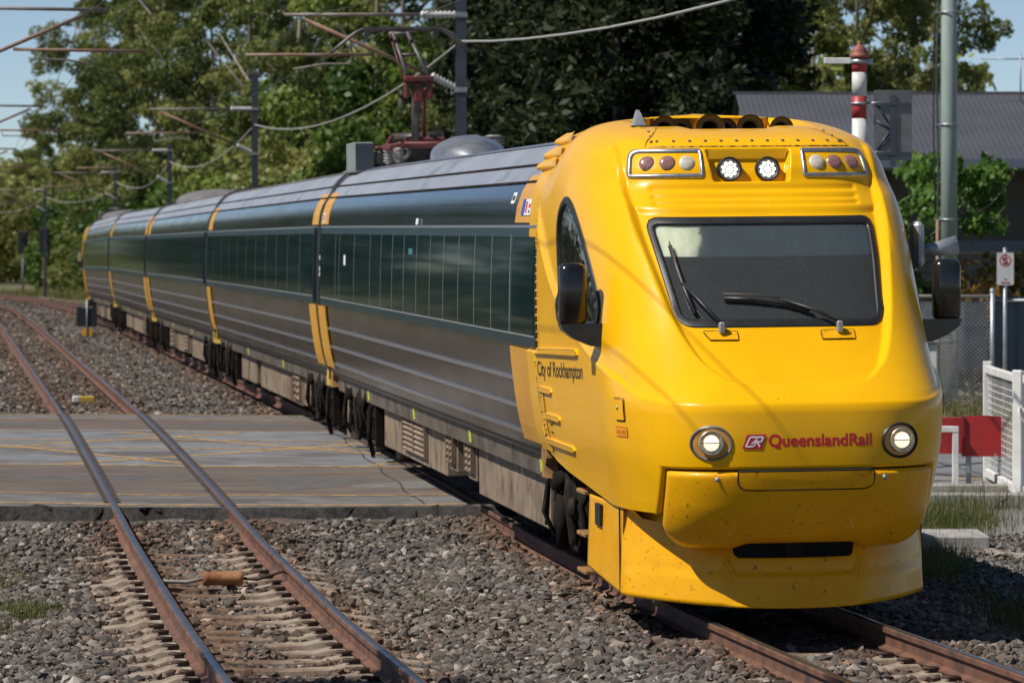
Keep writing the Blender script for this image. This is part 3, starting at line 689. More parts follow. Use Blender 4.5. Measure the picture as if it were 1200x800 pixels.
def ingrid(poly, A, B):
    x, y = A, B; inside = np.zeros(A.shape, bool); n = len(poly); j = n-1
    for i in range(n):
        xi, yi = poly[i]; xj, yj = poly[j]
        c = ((yi > y) != (yj > y)) & (x < (xj-xi)*(y-yi)/(yj-yi+1e-12)+xi); inside ^= c; j = i
    return inside
def rounded(poly, r, n=6):
    out = []; k = len(poly); rr = r if hasattr(r, '__len__') else [r]*k
    for i in range(k):
        p = Vector(poly[i]); a = (Vector(poly[i-1])-p); c = (Vector(poly[(i+1) % k])-p)
        if rr[i] <= 0: out.append(tuple(p)); continue
        q0 = p+a.normalized()*min(rr[i], a.length*.49); q1 = p+c.normalized()*min(rr[i], c.length*.49)
        for t in np.linspace(0, 1, n): out.append(tuple(q0*(1-t)**2+p*2*t*(1-t)+q1*t*t))
    return out
def resample(poly, n):
    P = np.array(list(poly)+[poly[0]], float); L = np.concatenate([[0], np.cumsum(np.linalg.norm(np.diff(P, axis=0), axis=1))])
    t = np.linspace(0, L[-1], n, endpoint=False); return np.stack([np.interp(t, L, P[:, 0]), np.interp(t, L, P[:, 1])], -1)
def offset(P, d):
    t = np.roll(P, -1, 0)-np.roll(P, 1, 0); t /= np.linalg.norm(t, axis=1, keepdims=True)
    s = np.sum(P[:, 0]*np.roll(P[:, 1], -1)-np.roll(P[:, 0], -1)*P[:, 1]); sg = 1 if s > 0 else -1
    return P+np.stack([t[:, 1], -t[:, 0]], -1)*d*sg
def frame_ring(fn, poly, w_in, w_out, h, n=120):
    P = resample(poly, n); rows = []
    for d, o in [(w_out, -.03), (w_out, h*.6), (w_out-.012, h), (-w_in+.012, h), (-w_in, h*.5), (-w_in, -.03)]:
        q = offset(P, d); rows.append(fn(q[:, 0], q[:, 1], o))
    rows = np.array(rows); rows = np.concatenate([rows, rows[:, :1]], 1); return MB().grid(rows)
def surf_poly(fn, poly, off, step=.04):
    """filled outline lying on the surface, thin solid, tessellated so that it follows the curve"""
    bm = bmesh.new(); vs = [bm.verts.new((p[0], p[1], 0)) for p in poly]; bm.faces.new(vs)
    bmesh.ops.triangulate(bm, faces=bm.faces)
    for ax in (0, 1):
        lo = min(p[ax] for p in poly); hi = max(p[ax] for p in poly); x = lo+step
        while x < hi:
            nn = [0, 0, 0]; nn[ax] = 1; co = [0, 0, 0]; co[ax] = x
            bmesh.ops.bisect_plane(bm, geom=bm.verts[:]+bm.edges[:]+bm.faces[:], plane_co=co, plane_no=nn); x += step
    bm.verts.index_update(); A = np.array([v.co[:2] for v in bm.verts]); fs = [[v.index for v in f.verts] for f in bm.faces]; bm.free()
    return MB().add(fn(A[:, 0], A[:, 1], off), fs, True)
WS = rounded([(-.86, 2.85), (.87, 2.85), (.745, 2.10), (-.745, 2.10)], .09)
SW = rounded([(3.25, 2.05), (3.24, 2.80), (2.95, 2.965), (2.62, 2.90), (2.25, 2.70), (1.86, 2.38), (1.63, 2.17), (1.66, 2.05), (1.95, 2.02)], [.06, .25, .2, .2, .2, .2, .08, .08, .12])
SWe = SW
def cab(root):
    # columns: a fan from (0,4.6) round a box, then straight back; rows by height
    cols = []
    for y in np.arange(5.05, 4.6, -.05): cols.append((-1.0, 0, 0, y, 1))
    for y in np.arange(4.6, .0, -.035): cols.append((-1.2, y, 0, 4.6, 0))
    for v in np.arange(-1.2, 1.2001, .016): cols.append((v, -.05, 0, 4.6, 0))
    for y in np.arange(.035, 4.6, .035): cols.append((1.2, y, 0, 4.6, 0))
    for y in np.arange(4.6, 5.06, .05): cols.append((1.0, 0, 0, y, 1))
    cols = np.array(cols); nC = len(cols)
    zb = np.where(cols[:, 4] == 1, .98, np.interp(cols[:, 1], [0, 1.2, 4.2, 4.7], [.76, .76, .92, .97]))
    zrows = np.arange(.76, 3.335, .0095)
    hs = np.concatenate([np.linspace(.985, .0, 40)]); ztop = np.interp(hs, hw0(np.linspace(3.335, 3.62, 400))[::-1]/float(hw0(3.335)), np.linspace(3.335, 3.62, 400)[::-1])
    Z = np.concatenate([zb[None]+(zrows[:, None]-.76)/(3.335-.76)*(3.335-zb[None]), np.repeat(ztop[:, None], nC, 1)], 0)
    dx = np.where(cols[:, 4] == 1, cols[:, 0], cols[:, 0]); dy = np.where(cols[:, 4] == 1, 0, cols[:, 1]-4.6)
    lo = np.zeros(Z.shape); hi = np.full(Z.shape, 6.0)
    for _ in range(36):
        t = (lo+hi)/2; v = dx*t; y = cols[:, 3]+dy*t; ins = (y >= yc(Z)) & (np.abs(v) <= vside(np.maximum(y, yc(Z)), Z))
        lo = np.where(ins, t, lo); hi = np.where(ins, hi, t)
    V = dx*lo; Y = cols[:, 3]+dy*lo
    P = np.stack([V, Y, Z], -1)
    du = np.gradient(P, axis=1); dv = np.gradient(P, axis=0); n = np.cross(du, dv); ln = np.linalg.norm(n, axis=-1, keepdims=True); n = n/np.maximum(ln, 1e-9)
    cen = P-np.array([0, 4.0, 1.9]); s = np.sign(np.sum(n*cen, -1, keepdims=True)); n = n*np.where(s == 0, 1, s)
    P = P+n*disp(V, Y, Z)[..., None]
    # horn recess in the roof
    e = ((P[..., 0]+.02)/.62)**2; ys_ = P[..., 1]
    m = sstep((1-e)/.25)*sstep((ys_-2.56-.25*e)/.10)*sstep((3.75-ys_)/.06)*(Z > 3.3)
    P[..., 2] -= m*np.clip(.02+(ys_-2.4)*.22, .0, .20)
    for i in range(len(zrows)):
        if Z[i, nC//2] < 1.13:
            for sg in (-1, 1):
                jj = np.where(Y[i] < 1.5)[0]; j = jj[np.argmin(np.abs(V[i, jj]-sg*.945))]; P[i, j] = fpt(np.array([sg*.945]), np.array([Z[i, j]]))[0]; V[i, j] = sg*.944
    ins = ingrid(WS, V, Z) & (Y < 2.4)
    insS = ingrid(SW, Y, Z) & (np.abs(V) > .8)
    fc = lambda A: A[:-1, :-1] & A[1:, :-1] & A[:-1, 1:] & A[1:, 1:]
    fr = (np.abs(V) < .9445) & (Z < 1.09) & (Y < 1.5)
    mask = ~(fc(ins) | fc(insS) | fc(fr))
    b = MB(); b.grid(P, True, mask); shell = b.build('cab_shell', M['yellow'], root, fix=False)
    bm = bmesh.new(); bm.from_mesh(shell.data); bmesh.ops.remove_doubles(bm, verts=bm.verts, dist=.0006); loose = [v for v in bm.verts if not v.link_faces]; bmesh.ops.delete(bm, geom=loose, context='VERTS')
    bmesh.ops.recalc_face_normals(bm, faces=bm.faces); bm.to_mesh(shell.data); bm.free()
    f2 = lambda a, c, o: fpt(a, c, o)
    # windscreen: seal, glass, blind, dark cab behind
    seal = frame_ring(f2, WS, .032, .022, .007).build('windscreen_seal', M['black'], root)
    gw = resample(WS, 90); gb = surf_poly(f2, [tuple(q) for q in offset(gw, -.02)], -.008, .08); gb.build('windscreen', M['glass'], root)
    vv = np.linspace(-.88, .88, 60); zz = np.linspace(2.585, 2.88, 22); Vg, Zg = np.meshgrid(vv, zz)
    Pb = fpt(Vg, Zg, -.020); Pb[..., 1] += .003*np.sin(Vg*23+3*np.sin(Zg*14))
    MB().grid(Pb).build('sun_blind', M['blind'], root)
    b = MB(); b.box(-.95, .95, 3.35, 3.40, 1.3, 2.9); b.box(-.80, .80, 1.1, 1.9, 1.35, 1.92); b.bbox(-.45, .35, .95, 1.4, 1.85, 2.0, .03); b.box(-1.0, 1.0, 1.0, 3.4, 1.28, 1.32)
    b.build('cab_interior', M['cabin'], root)
    b = MB(); b.bbox(.1, .5, 2.3, 2.9, 1.7, 2.45, .06); b.bbox(-.62, -.22, 2.3, 2.9, 1.7, 2.45, .06); b.build('driver_seat', M['void'], root)
    # side windows
    for sx in (-1, 1):
        fs = lambda a, c, o, sx=sx: spt(a, c, o, sx)
        frame_ring(fs, SW, .03, .03, .012, 90).build('side_window_seal', M['black'], root)
        surf_poly(fs, [tuple(q) for q in offset(resample(SW, 60), -.018)], -.008, .2).build('side_window', M['sideglass'], root)
        b = MB(); b.box(min(sx*.55, sx*.58), max(sx*.55, sx*.58), 1.9, 3.4, 1.5, 2.9); b.build('window_lining', M['void'], root)
        # mirror: tall rounded housing on a curved bracket, glass on the back
        mx = MB(); x0, x1 = sorted((sx*1.275, sx*1.475))
        ring = lambda i, z: [(px_, py_, z) for px_, py_ in resample(rounded([(x0+i, 1.52+i), (x1-i, 1.52+i), (x1-i, 1.70-i), (x0+i, 1.70-i)], .065, 6), 32)]
        G_ = np.array([ring(i, z) for i, z in ((.06, 2.05), (.012, 2.055), (0, 2.075), (0, 2.44), (.01, 2.465), (.03, 2.483), (.07, 2.488))]); mx.grid(np.concatenate([G_, G_[:, :1]], 1)); mx.add(ring(.07, 2.488), [tuple(range(32))]); mir = mx.build('mirror', M['blackgloss'], root)
        g = MB(); g.bbox(x0+.03, x1-.03, 1.70, 1.71, 2.10, 2.44, .004); g.build('mirror_glass', M['reflector'], mir)
        br = MB(); br.prism([(sx*1.474, 2.053), (sx*1.45, 2.0), (sx*1.37, 1.94), (sx*1.25, 1.89), (sx*1.02, 1.88), (sx*1.02, 2.053)], 'y', 1.535, 1.69); br.build('mirror_bracket', M['blackgloss'], mir)
    # light pods with their three lamps
    for sx in (-1, 1):
        pod = rounded([(sx*.372, 3.115), (sx*.372, 3.315), (sx*.875, 3.317), (sx*.915, 3.115)], [.02, .02, .07, .02])
        frame_ring(f2, pod, .022, .006, .016, 90).build('lamp_pod_frame', M['chrome'], root)
        surf_poly(f2, [tuple(q) for q in offset(resample(pod, 50), -.01)], -.004, .08).build('lamp_pod', M['podback'], root)
        for k, (x, m) in enumerate([(.485, 'lens_white'), (.625, 'lens_brown'), (.77, 'lens_brown')]):
            c = fpt(np.array([sx*x]), np.array([3.215]), .0)[0]; nn = nrm_front(np.array([sx*x]), np.array([3.215]))[0]; nn[0] *= .5; nn[2] *= .8; nn /= np.linalg.norm(nn)
            o = MB().lathe([(0, .012), (.03, .011), (.05, .006), (.06, -.004)], n=18).build('marker_lamp', M[m], root)
            o.location = c+nn*.008; o.rotation_euler = Vector(nn).to_track_quat('Z', 'Y').to_euler()
    for x in (-.165, .118):
        zc = 3.208; c = fpt(np.array([x]), np.array([zc]), .0)[0]; nn = Vector((0, -.97, .12)).normalized()
        o = MB().lathe([(0, -.02), (.062, -.02), (.08, 0), (.095, .015), (.10, .01), (.10, -.06)], n=28).build('headlight', M['black'], root)
        o.scale = (.9, .9, .9); o.location = Vector(c)+nn*.045; o.rotation_euler = nn.to_track_quat('Z', 'Y').to_euler()
        b = MB(); b.lathe([(0, .006), (.02, .005), (.026, -.015)], n=14)
        for k in range(9): b.lathe([(0, .006), (.0125, .004), (.0135, -.015)], (.052*math.cos(k*.698), .052*math.sin(k*.698), 0), n=10)
        tag(b.build('led', M['led'], o), kind='stuff')
        MB().lathe([(.026, -.012), (.028, .004), (.038, -.014)], n=20).build('led_ring', M['chrome'], o)
    # bolted brow above the lights
    bl = MB()
    for v in np.arange(-.66, .74, .115):
        c = fpt(np.array([v]), np.array([3.362]), .0)[0]; bl.lathe([(0, -.012), (.011, -.009), (.013, .004)], c, 'y', 8)
    for sx in (-1, 1):
        for z in (3.36, 3.40, 3.44):
            c = fpt(np.array([sx*(.70-.5*(z-3.36))]), np.array([z]), .0)[0]; bl.lathe([(0, .012), (.011, .009), (.013, -.004)], c, 'z', 8)
    tag(bl.build('brow_bolts', M['bolt'], root), kind='stuff')
    zz = np.linspace(3.335, 3.355, 2); vv = np.linspace(-.73, .78, 60); Vg, Zg = np.meshgrid(vv, np.array([3.338, 3.342])); MB().grid(fpt(Vg, Zg, .003)).build('brow_dark_line', M['soot_shade'], root)  # dark strip painted in for the shadow line under the brow
    for sx in (-1, 1):
        P = np.array([fpt(np.array([sx*(.775-.28*(z-3.33)/.2)+d for d in (-.004, .004)]), np.array([z, z]), .003) for z in np.linspace(3.34, 3.47, 10)]); MB().grid(P).build('brow_dark_line', M['soot_shade'], root)
    # air horns lying in the roof recess
    for k, (x, y, r) in enumerate([(-.45, 2.98, .10), (-.28, 3.22, .085), (-.11, 2.93, .11), (.06, 3.2, .085), (.20, 2.95, .105), (.45, 3.0, .09)]):
        o = MB().lathe([(r*.55, .02), (r*.8, .03), (r, 0), (r*1.04, -.012), (r*.98, 0), (r*.7, .08), (r*.4, .2), (r*.25, .36), (0, .37)], axis='y', n=20).build('horn', M['horn'], root)
        o.location = (x, y, 3.472)
    # back wall of the recess, soot streaked
    xs = np.linspace(-.52, .48, 30); P = np.array([[(x, 3.66+.03*(x/.5)**2-(.04 if z > 3.5 else 0), z) for x in xs] for z in (3.38, 3.45, 3.50, 3.545, 3.572)])
    MB().grid(P).build('recess_back', M['soot_shade'], root)
    # shark-fin aerial
    o = MB().add([(-.045, -.1, 0), (.045, -.1, 0), (.045, .1, 0), (-.045, .1, 0), (-.014, -.04, .10), (.014, -.04, .10), (.012, .05, .13), (-.012, .05, .13)], [(0, 1, 5, 4), (1, 2, 6, 5), (2, 3, 7, 6), (3, 0, 4, 7), (4, 5, 6, 7)]).build('aerial', M['galv'], root)
    o.location = (-.655, 2.95, 3.49)
    MB().box(-.07, .07, -.13, .13, -.03, .008).build('aerial_base', M['horn'], o)
    # stepped air scoops at the rear of the cab roof
    for (z0, dy) in ((3.22, .1), (3.31, .25), (3.42, .4)):
        for sx in (-1, 1):
            P = []
            for y in np.linspace(3.9+dy*.7, 5.15+dy*.25, 10):
                t = (y-3.9)/1.4; v = float(hw(z0, y)); P.append([(sx*(v+o_*min(1, t*1.2)), y, z0+q) for o_, q in ((-.03, -.03), (.035, -.022), (.05, -.005), (.04, .02), (-.05, .075))])
            g_ = np.array(P); MB().grid(g_).build('roof_scoop', M['yellow'], root)
    # round headlights let into the nose
    for sx in (-1, 1):
        e = [(sx*(.645+.01)+.135*math.cos(t)*(1.0 if math.cos(t)*sx < 0 else .98), 1.262+.118*math.sin(t)) for t in np.linspace(0, 2*math.pi, 40, endpoint=False)]
        frame_ring(f2, e, .014, .004, .010, 70).build('headlight_ring', M['chrome'] if sx < 0 else M['black'], root)
        surf_poly(f2, [tuple(q) for q in offset(np.array(e), -.012)], .002, .05).build('headlight_housing', M['podback'], root)
        c = Vector(fpt(np.array([sx*.66-.0]), np.array([1.265]), 0)[0]); nn = Vector((0.05*sx, -1, .02)).normalized()
        o = MB().lathe([(0, .002), (.05, .004), (.078, .022), (.085, .02), (.085, -.03)], n=24).build('headlight', M['reflector'], root)
        o.location = c+nn*.022; o.rotation_euler = nn.to_track_quat('Z', 'Y').to_euler()
        MB().lathe([(0, .030), (.022, .028), (.048, .020), (.053, .012)], n=24).build('headlight_bulb', M['bulb'], o); b = MB(); b.box(-.07, .07, -.0035, .0035, .02, .033); b.build('headlight_bar', M['chrome'], o)
        surf_poly(f2, [tuple(q) for q in offset(np.array(e), -.014)], .012, .05).build('headlight_cover', M['lampglass'], root) if False else None
    # bumper below the gap line
    vv = np.linspace(-.925, .925, 90); rows = []
    cr_ = np.clip((np.abs(vv)-.705)/.2205, 0, 1); zlow = .45+.045*sstep((.49-np.abs(vv))/.14)+.24*(1-np.sqrt(1-cr_**2))
    for r in np.linspace(0, 1, 44):
        z = zlow+(1.068-zlow)*r; rows.append(np.stack([vv, z], -1))
    rows = np.array(rows); Vg, Zg = rows[..., 0], rows[..., 1]
    ed = np.minimum((.925-np.abs(Vg)), np.minimum(1.068-Zg, (Zg-zlow[None])*1.0)); off = -.035*(1-np.sqrt(np.clip(1-(1-np.clip(ed/.035, 0, 1))**2, 0, 1)))
    off = off-.10*np.clip((zlow[None]+.14-Zg)/.14, 0, 1)**2*1.0
    hatch = sstep((.46-np.abs(Vg+.012))/.012)*sstep((Zg-.955+.09*sstep((np.abs(Vg+.012)-.40)/.06)*-1)/.012)
    P = fpt(Vg, Zg, 0, False)+nrm_front(Vg, Zg)*(.032+off)[..., None]
    MB().grid(P).build('bumper', M['yellow_low'], root)
    hp = rounded([(-.475, 1.067), (.45, 1.067), (.45, .955), (-.475, .955)], [0, 0, .09, .09])
    fb = lambda a, c, o: fpt(a, c, .032+o, False)
    frame_ring(fb, hp, .0, .012, .004, 80).build('hatch_gap', M['void'], root)
    surf_poly(fb, hp, .012, .06).build('coupler_hatch', M['yellow_low'], root)
    for v in (-.61, .53):
        c = fb(np.array([v]), np.array([1.02]), .004)[0]; o = MB().lathe([(0, -.008), (.014, -.006), (.018, 0)], axis='y', n=10).build('bolt', M['galv'], root); o.location = c
    # dark void behind the bumper gap, coupler in the slot
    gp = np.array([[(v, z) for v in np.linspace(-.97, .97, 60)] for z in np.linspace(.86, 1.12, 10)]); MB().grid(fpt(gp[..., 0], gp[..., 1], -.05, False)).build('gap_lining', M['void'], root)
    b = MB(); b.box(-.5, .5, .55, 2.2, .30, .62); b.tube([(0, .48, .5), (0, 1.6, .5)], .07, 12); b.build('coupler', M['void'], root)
    for sx in (-1, 1):
        zz = np.linspace(.757, 1.10, 22); P = np.array([np.concatenate([fpt(np.array([sx*(.957), sx*.938]), np.array([z, z]), .0035), fpt(np.array([sx*.938]), np.array([z]), -.05)]) for z in zz]); MB().grid(P).build('opening_rim', M['yellow'], root)
    vv_ = np.linspace(-.955, .955, 70); P = np.array([fpt(vv_, np.full(70, 1.105), .0035), fpt(vv_, np.full(70, 1.084), .0035), fpt(vv_, np.full(70, 1.084), -.05)]); MB().grid(P).build('opening_rim', M['yellow'], root)
    # skirt: plough-shaped plate
    def skirt_line(t):      # t in [-1,1] across the front, beyond that back along the flank
        a = abs(t); sg = 1 if t >= 0 else -1
        if a <= 1: return sg*1.075*a, .40+.86*a**2.4
        return sg*(1.075+.03*(a-1)), 1.26+(a-1)*1.45
    ts = np.concatenate([np.linspace(-1.95, -1, 16)[:-1], np.linspace(-1, 1, 80), np.linspace(1, 1.95, 16)[1:]])
    rows = []
    for r in np.linspace(0, 1, 26):
        row = []
        for t in ts:
            x, y = skirt_line(t); a = abs(t)
            zb_ = .10+.035*min(a, 1)**2+(max(a-1, 0)*.10); zt = .44+.48*float(sstep((min(a, 1)-.38)/.10)) if a < 1 else .76
            z = zb_+(zt-zb_)*r; fl = .075*(1-r)**1.6
            rdg = -.02*float(sstep((z-.31)/.03))*(1 if a < 1 else 0)
            c = Vector((0, 1, 0)) if a < .999 else Vector((-1 if t > 0 else 1, 0, 0))
            k = .22*max(0, (z-.40))*(1 if a < 1 else .1)
            row.append((x*(1+.02*(1-r)), y-(fl+rdg-k)*(1 if a < 1 else 0), z))
        rows.append(row)
    sk = MB().grid(np.array(rows)).build('skirt', M['yellow_low'], root)
    md = sk.modifiers.new('thickness', 'SOLIDIFY'); md.thickness = .012; md.offset = -1
    b = MB(); b.box(-1.121, -1.10, 2.05, 2.28, .56, .72); b.build('skirt_slot', M['void'], root)
    for sx in (-1, 1):
        b = MB(); b.box(min(sx*1.09, sx*1.101), max(sx*1.09, sx*1.101), 1.30, 1.315, .14, .75); b.build('skirt_joint', M['black'], root)
    # belly pan under the flank and cab steps
    for sx in (-1, 1):
        P = []
        for y in np.linspace(1.0, 4.9, 20):
            z0 = float(np.interp(y, [0, 1.2, 4.2, 4.7], [.76, .76, .92, .97])); v = float(vside(y, z0)); P.append([(sx*(v+.025), y, z0+.01), (sx*(v-.06), y, z0-.07), (sx*(v-.3), y, z0-.12)])
        MB().grid(np.array(P)).build('belly_edge', M['yellow_low'], root)
        st = MB()
        for z in (.12, .40, .72):
            x0, x1 = sorted((sx*.86, sx*1.08)); st.m = 0; st.bbox(x0, x1, 3.05, 3.45, z, z+.035, .008); st.m = 1; x0, x1 = sorted((sx*.84, sx*.88)); st.box(x0, x1, 3.0, 3.04, z, z+.3); st.box(x0, x1, 3.46, 3.5, z-.02, z+.3)
        st.build('cab_steps', [M['ochre'], M['under']], root)
        b = MB(); b.tube([(sx*.95, 4.6, .9), (sx*1.0, 4.3, .6), (sx*.98, 4.1, .2)], .04, 8); b.tube([(sx*.98, 4.85, .18), (sx*.98, 4.85, .62)], .05, 10); b.tube([(sx*.9, 3.8, .9), (sx*1.0, 3.7, .45), (sx*.93, 3.2, .3), (sx*.9, 2.8, .75)], .03, 8)
        b.lathe([(0, -.10), (.07, -.10), (.095, -.04), (.095, .06), (.06, .10), (0, .10)], (sx*.93, 4.15, .55), 'x', 14); b.bbox(min(sx*.8, sx*.97), max(sx*.8, sx*.97), 2.45, 2.75, .15, .75, .03)
        b.build('hoses', M['under'], root)
    # small side fittings on the near flank: crew hatch with rails, washer filler, doorway rails
    for sx in (-1, 1):
        fs = lambda a, c, o, sx=sx: spt(a, c, o, sx)
        hh = rounded([(.80, 1.535), (1.0, 1.535), (.985, 1.395), (.785, 1.395)], [.01, .01, .05, .01]); frame_ring(fs, hh, .0, .002, .002, 50).build('filler_shade_ring', M['soot_shade'], root)  # dark ring stands in for the thin shadow along the flap's edges
        fl = surf_poly(fs, hh, .012, .08).build('filler_flap', M['yellow'], root)
        c = fs(np.array([.90]), np.array([1.48]), .016)[0]; o = MB().lathe([(0, -.006), (.012, -.004), (.012, .004)], axis='x', n=8).build('filler_lock', M['galv'], root); o.location = c
        for (a, c, z0, z1, t_) in [(3.85, 4.5, 1.455, 1.49, .014), (4.30, 4.42, 1.0, 1.45, .008), (3.5, 4.25, 1.255, 1.29, .016), (2.95, 4.5, 1.055, 1.09, .016)]:
            q = rounded([(a, z0), (c, z0), (c, z1), (a, z1)], .02, 3)
            surf_poly(fs, q, t_, .15).build('hatch_rail', M['yellow'], root)
            frame_ring(fs, q, .0, .005, t_-.002, 60).build('hatch_rail_edge', M['yellow'], root)
        q = rounded([(2.35, 1.80), (4.55, 1.755), (4.55, 1.785), (2.35, 1.84)], .01, 3); frame_ring(fs, q, .0, .008, .018, 60).build('door_drip_rail', M['yellow'], root); surf_poly(fs, q, .02, .3).build('door_drip_rail', M['yellow'], root)
        b = MB()
        for k in range(13):
            c = fs(np.array([4.60]), np.array([1.85+k*.065]), .004)[0]; b.lathe([(0, -.012), (.013, -.008), (.015, .02)], (c[0]-sx*-.0, c[1], c[2]), 'x', 6)
        for (yy, z) in [(4.45, 1.49), (4.42, 1.42), (4.47, 1.30), (4.40, 1.25), (4.45, 1.2), (4.38, 1.17), (4.46, 1.12), (4.40, 1.08), (4.0, 1.22), (4.02, 1.16)]:
            c = fs(np.array([yy]), np.array([z]), .004)[0]; b.lathe([(0, -.012), (.013, -.008), (.015, .02)], c, 'x', 6)
        tag(b.build('hatch_bolts', M['soot_shade'], root), kind='stuff')
        # horn-shaped grey fitting behind the far mirror
        if sx > 0:
            b = MB(); b.bbox(1.26, 1.34, 2.1, 2.3, 2.42, 2.76, .03); b.tube([(1.34, 2.2, 2.55), (1.42, 2.2, 2.55), (1.6, 2.2, 2.58)], [.03, .05, .075], 10); b.build('side_camera', M['galv'], root)
    # wipers
    def rod(pts, r, m, nm):
        P = [tuple(fpt(np.array([a]), np.array([c]), o)[0]) for a, c, o in pts]; return MB().tube(P, r, 6).build(nm, m, root)
    for sx, pts, blade in [(-1, [(-.46, 2.07, .05), (-.57, 2.21, .055), (-.675, 2.36, .04)], [(-.72, 2.64, .018), (-.70, 2.48, .02), (-.67, 2.33, .02), (-.625, 2.16, .018)]),
                           (1, [(.385, 2.07, .05), (.24, 2.15, .055), (.02, 2.235, .04)], [(-.40, 2.265, .018), (-.2, 2.255, .02), (0, 2.23, .02), (.2, 2.175, .018)])]:
        rod(pts, .013, M['black'], 'wiper_arm'); rod(blade, .016, M['black'], 'wiper_blade'); rod([(a, c+.025, o+.012) for a, c, o in blade[:3]], .006, M['bolt'], 'wiper_frame')
        base = Vector(pts[0]); c = fpt(np.array([pts[0][0]]), np.array([2.045]), .02)[0]
        MB().bbox(c[0]-.02, c[0]+.02, c[1]-.03, c[1]+.03, c[2]-.02, c[2]+.06, .008).build('wiper_pivot', M['galv'], root)
        x = pts[0][0]; q = [(x-.11-.02*sx, 1.995), (x+.11, 1.995), (x+.11, 2.05), (x-.13, 2.05)]
        frame_ring(f2, q, .004, .004, .003, 60).build('pivot_plate_edge', M['soot_shade'], root); surf_poly(f2, q, .006, .08).build('pivot_plate', M['yellow_low'], root)
    # writing
    txt('QueenslandRail', f2, -.272, 1.238, .715, .082, M['red'], root, bold=.004, name='operator_name')
    logo(f2, root)
    # name on the flank: reads front to back on the left side
    fl = lambda a, c, o: spt(4.50-a, c, o+.0008, -1)
    txt('City of Rockhampton', fl, 0.0, 1.578, 2.32, .118, M['blackdecal'], root, bold=.003, shear=.12, name='train_name', slope=.024)
    fw = lambda a, c, o: spt(.99-a, c, o, -1)
    q = [(0.0, 1.275), (.235, 1.275), (.235, 1.345), (0.0, 1.345)]
    surf_poly(fw, q, .003, .06).build('washer_label_border', M['red'], root)
    surf_poly(fw, [(.010, 1.282), (.225, 1.282), (.225, 1.338), (.010, 1.338)], .0045, .06).build('washer_label', M['yellow'], root)
    txt('WASHER', lambda a, c, o: fw(a, c, o+.0045), .02, 1.292, .195, .036, M['red'], root, bold=.0, name='washer_label')
def txt(s, fn, x, z, width, height, m, root, bold=0, shear=0, name='lettering', slope=0):
    cu = bpy.data.curves.new('lettering', 'FONT'); cu.body = s; cu.offset = 0; cu.shear = shear; cu.resolution_u = 4
    o = bpy.data.objects.new('lettering', cu); COL.objects.link(o); bpy.context.view_layer.update()
    me = bpy.data.meshes.new_from_object(o.evaluated_get(bpy.context.evaluated_depsgraph_get())); bpy.data.objects.remove(o); bpy.data.curves.remove(cu)
    bm = bmesh.new(); bm.from_mesh(me); bmesh.ops.remove_doubles(bm, verts=bm.verts, dist=1e-5)
    A = np.array([v.co[:2] for v in bm.verts]); lo, hi = A.min(0), A.max(0); sc = width/(hi[0]-lo[0])
    capH = .72
    # thicken strokes: push outline vertices along their 2-D boundary normal
    if bold:
        mv = {}
        for e in bm.edges:
            if e.is_boundary:
                f = e.link_faces[0]; d = e.verts[1].co-e.verts[0].co; nrm = Vector((d.y, -d.x, 0)).normalized(); mid = (e.verts[0].co+e.verts[1].co)/2
                if nrm.dot(mid-f.calc_center_median()) < 0: nrm = -nrm
                for v in e.verts: mv[v] = mv.get(v, Vector((0, 0, 0)))+nrm
        for v, d in mv.items():
            if d.length > 1e-6: d = d.normalized(); v.co.x += d.x*bold/sc; v.co.y += d.y*bold/(height/capH)
    A = np.array([v.co[:2] for v in bm.verts]); fs = [[v.index for v in f.verts] for f in bm.faces]; bm.verts.index_update(); fs = [[v.index for v in f.verts] for f in bm.faces]; bm.free()
    X = x+(A[:, 0]-lo[0])*sc; Z = z+A[:, 1]*height/capH+slope*(A[:, 0]-lo[0])*sc
    return MB().add(fn(X, Z, .0012), fs).build(name, m, root, fix=False)
def logo(fn, root):
    x0, z0, w, h = -.455, 1.222, .155, .098
    def pl(pts, off, m, nm):
        q = [(x0+a*w+.22*(c)*h*.6, z0+c*h) for a, c in pts]; surf_poly(fn, q, off, .05).build(nm, m, root)
    pl(rounded([(0, 0), (.86, 0), (1.0, 1), (.14, 1)], .08), .004, M['red'], 'logo_plate')
    wv = M['decalwhite']; t = .075
    def stroke(pts, th=.10):
        for (a, c), (d, e) in zip(pts[:-1], pts[1:]):
            dx, dy = (d-a)*w, (e-c)*h; L = math.hypot(dx, dy); ux, uy = -dy/L*th*h/2, dx/L*th*h/2
            q = [(x0+a*w+.132*c*h+ux, z0+c*h+uy), (x0+d*w+.132*e*h+ux, z0+e*h+uy), (x0+d*w+.132*e*h-ux, z0+e*h-uy), (x0+a*w+.132*c*h-ux, z0+c*h-uy)]
            surf_poly(fn, q, .006, .08).build('logo_stroke', wv, root)
    stroke([(.46, .18), (.14, .18), (.28, .82), (.86, .82), (.80, .50), (.60, .50), (.76, .15)], .12)
    stroke([(.50, .18), (.60, .70), (.38, .34)], .10)

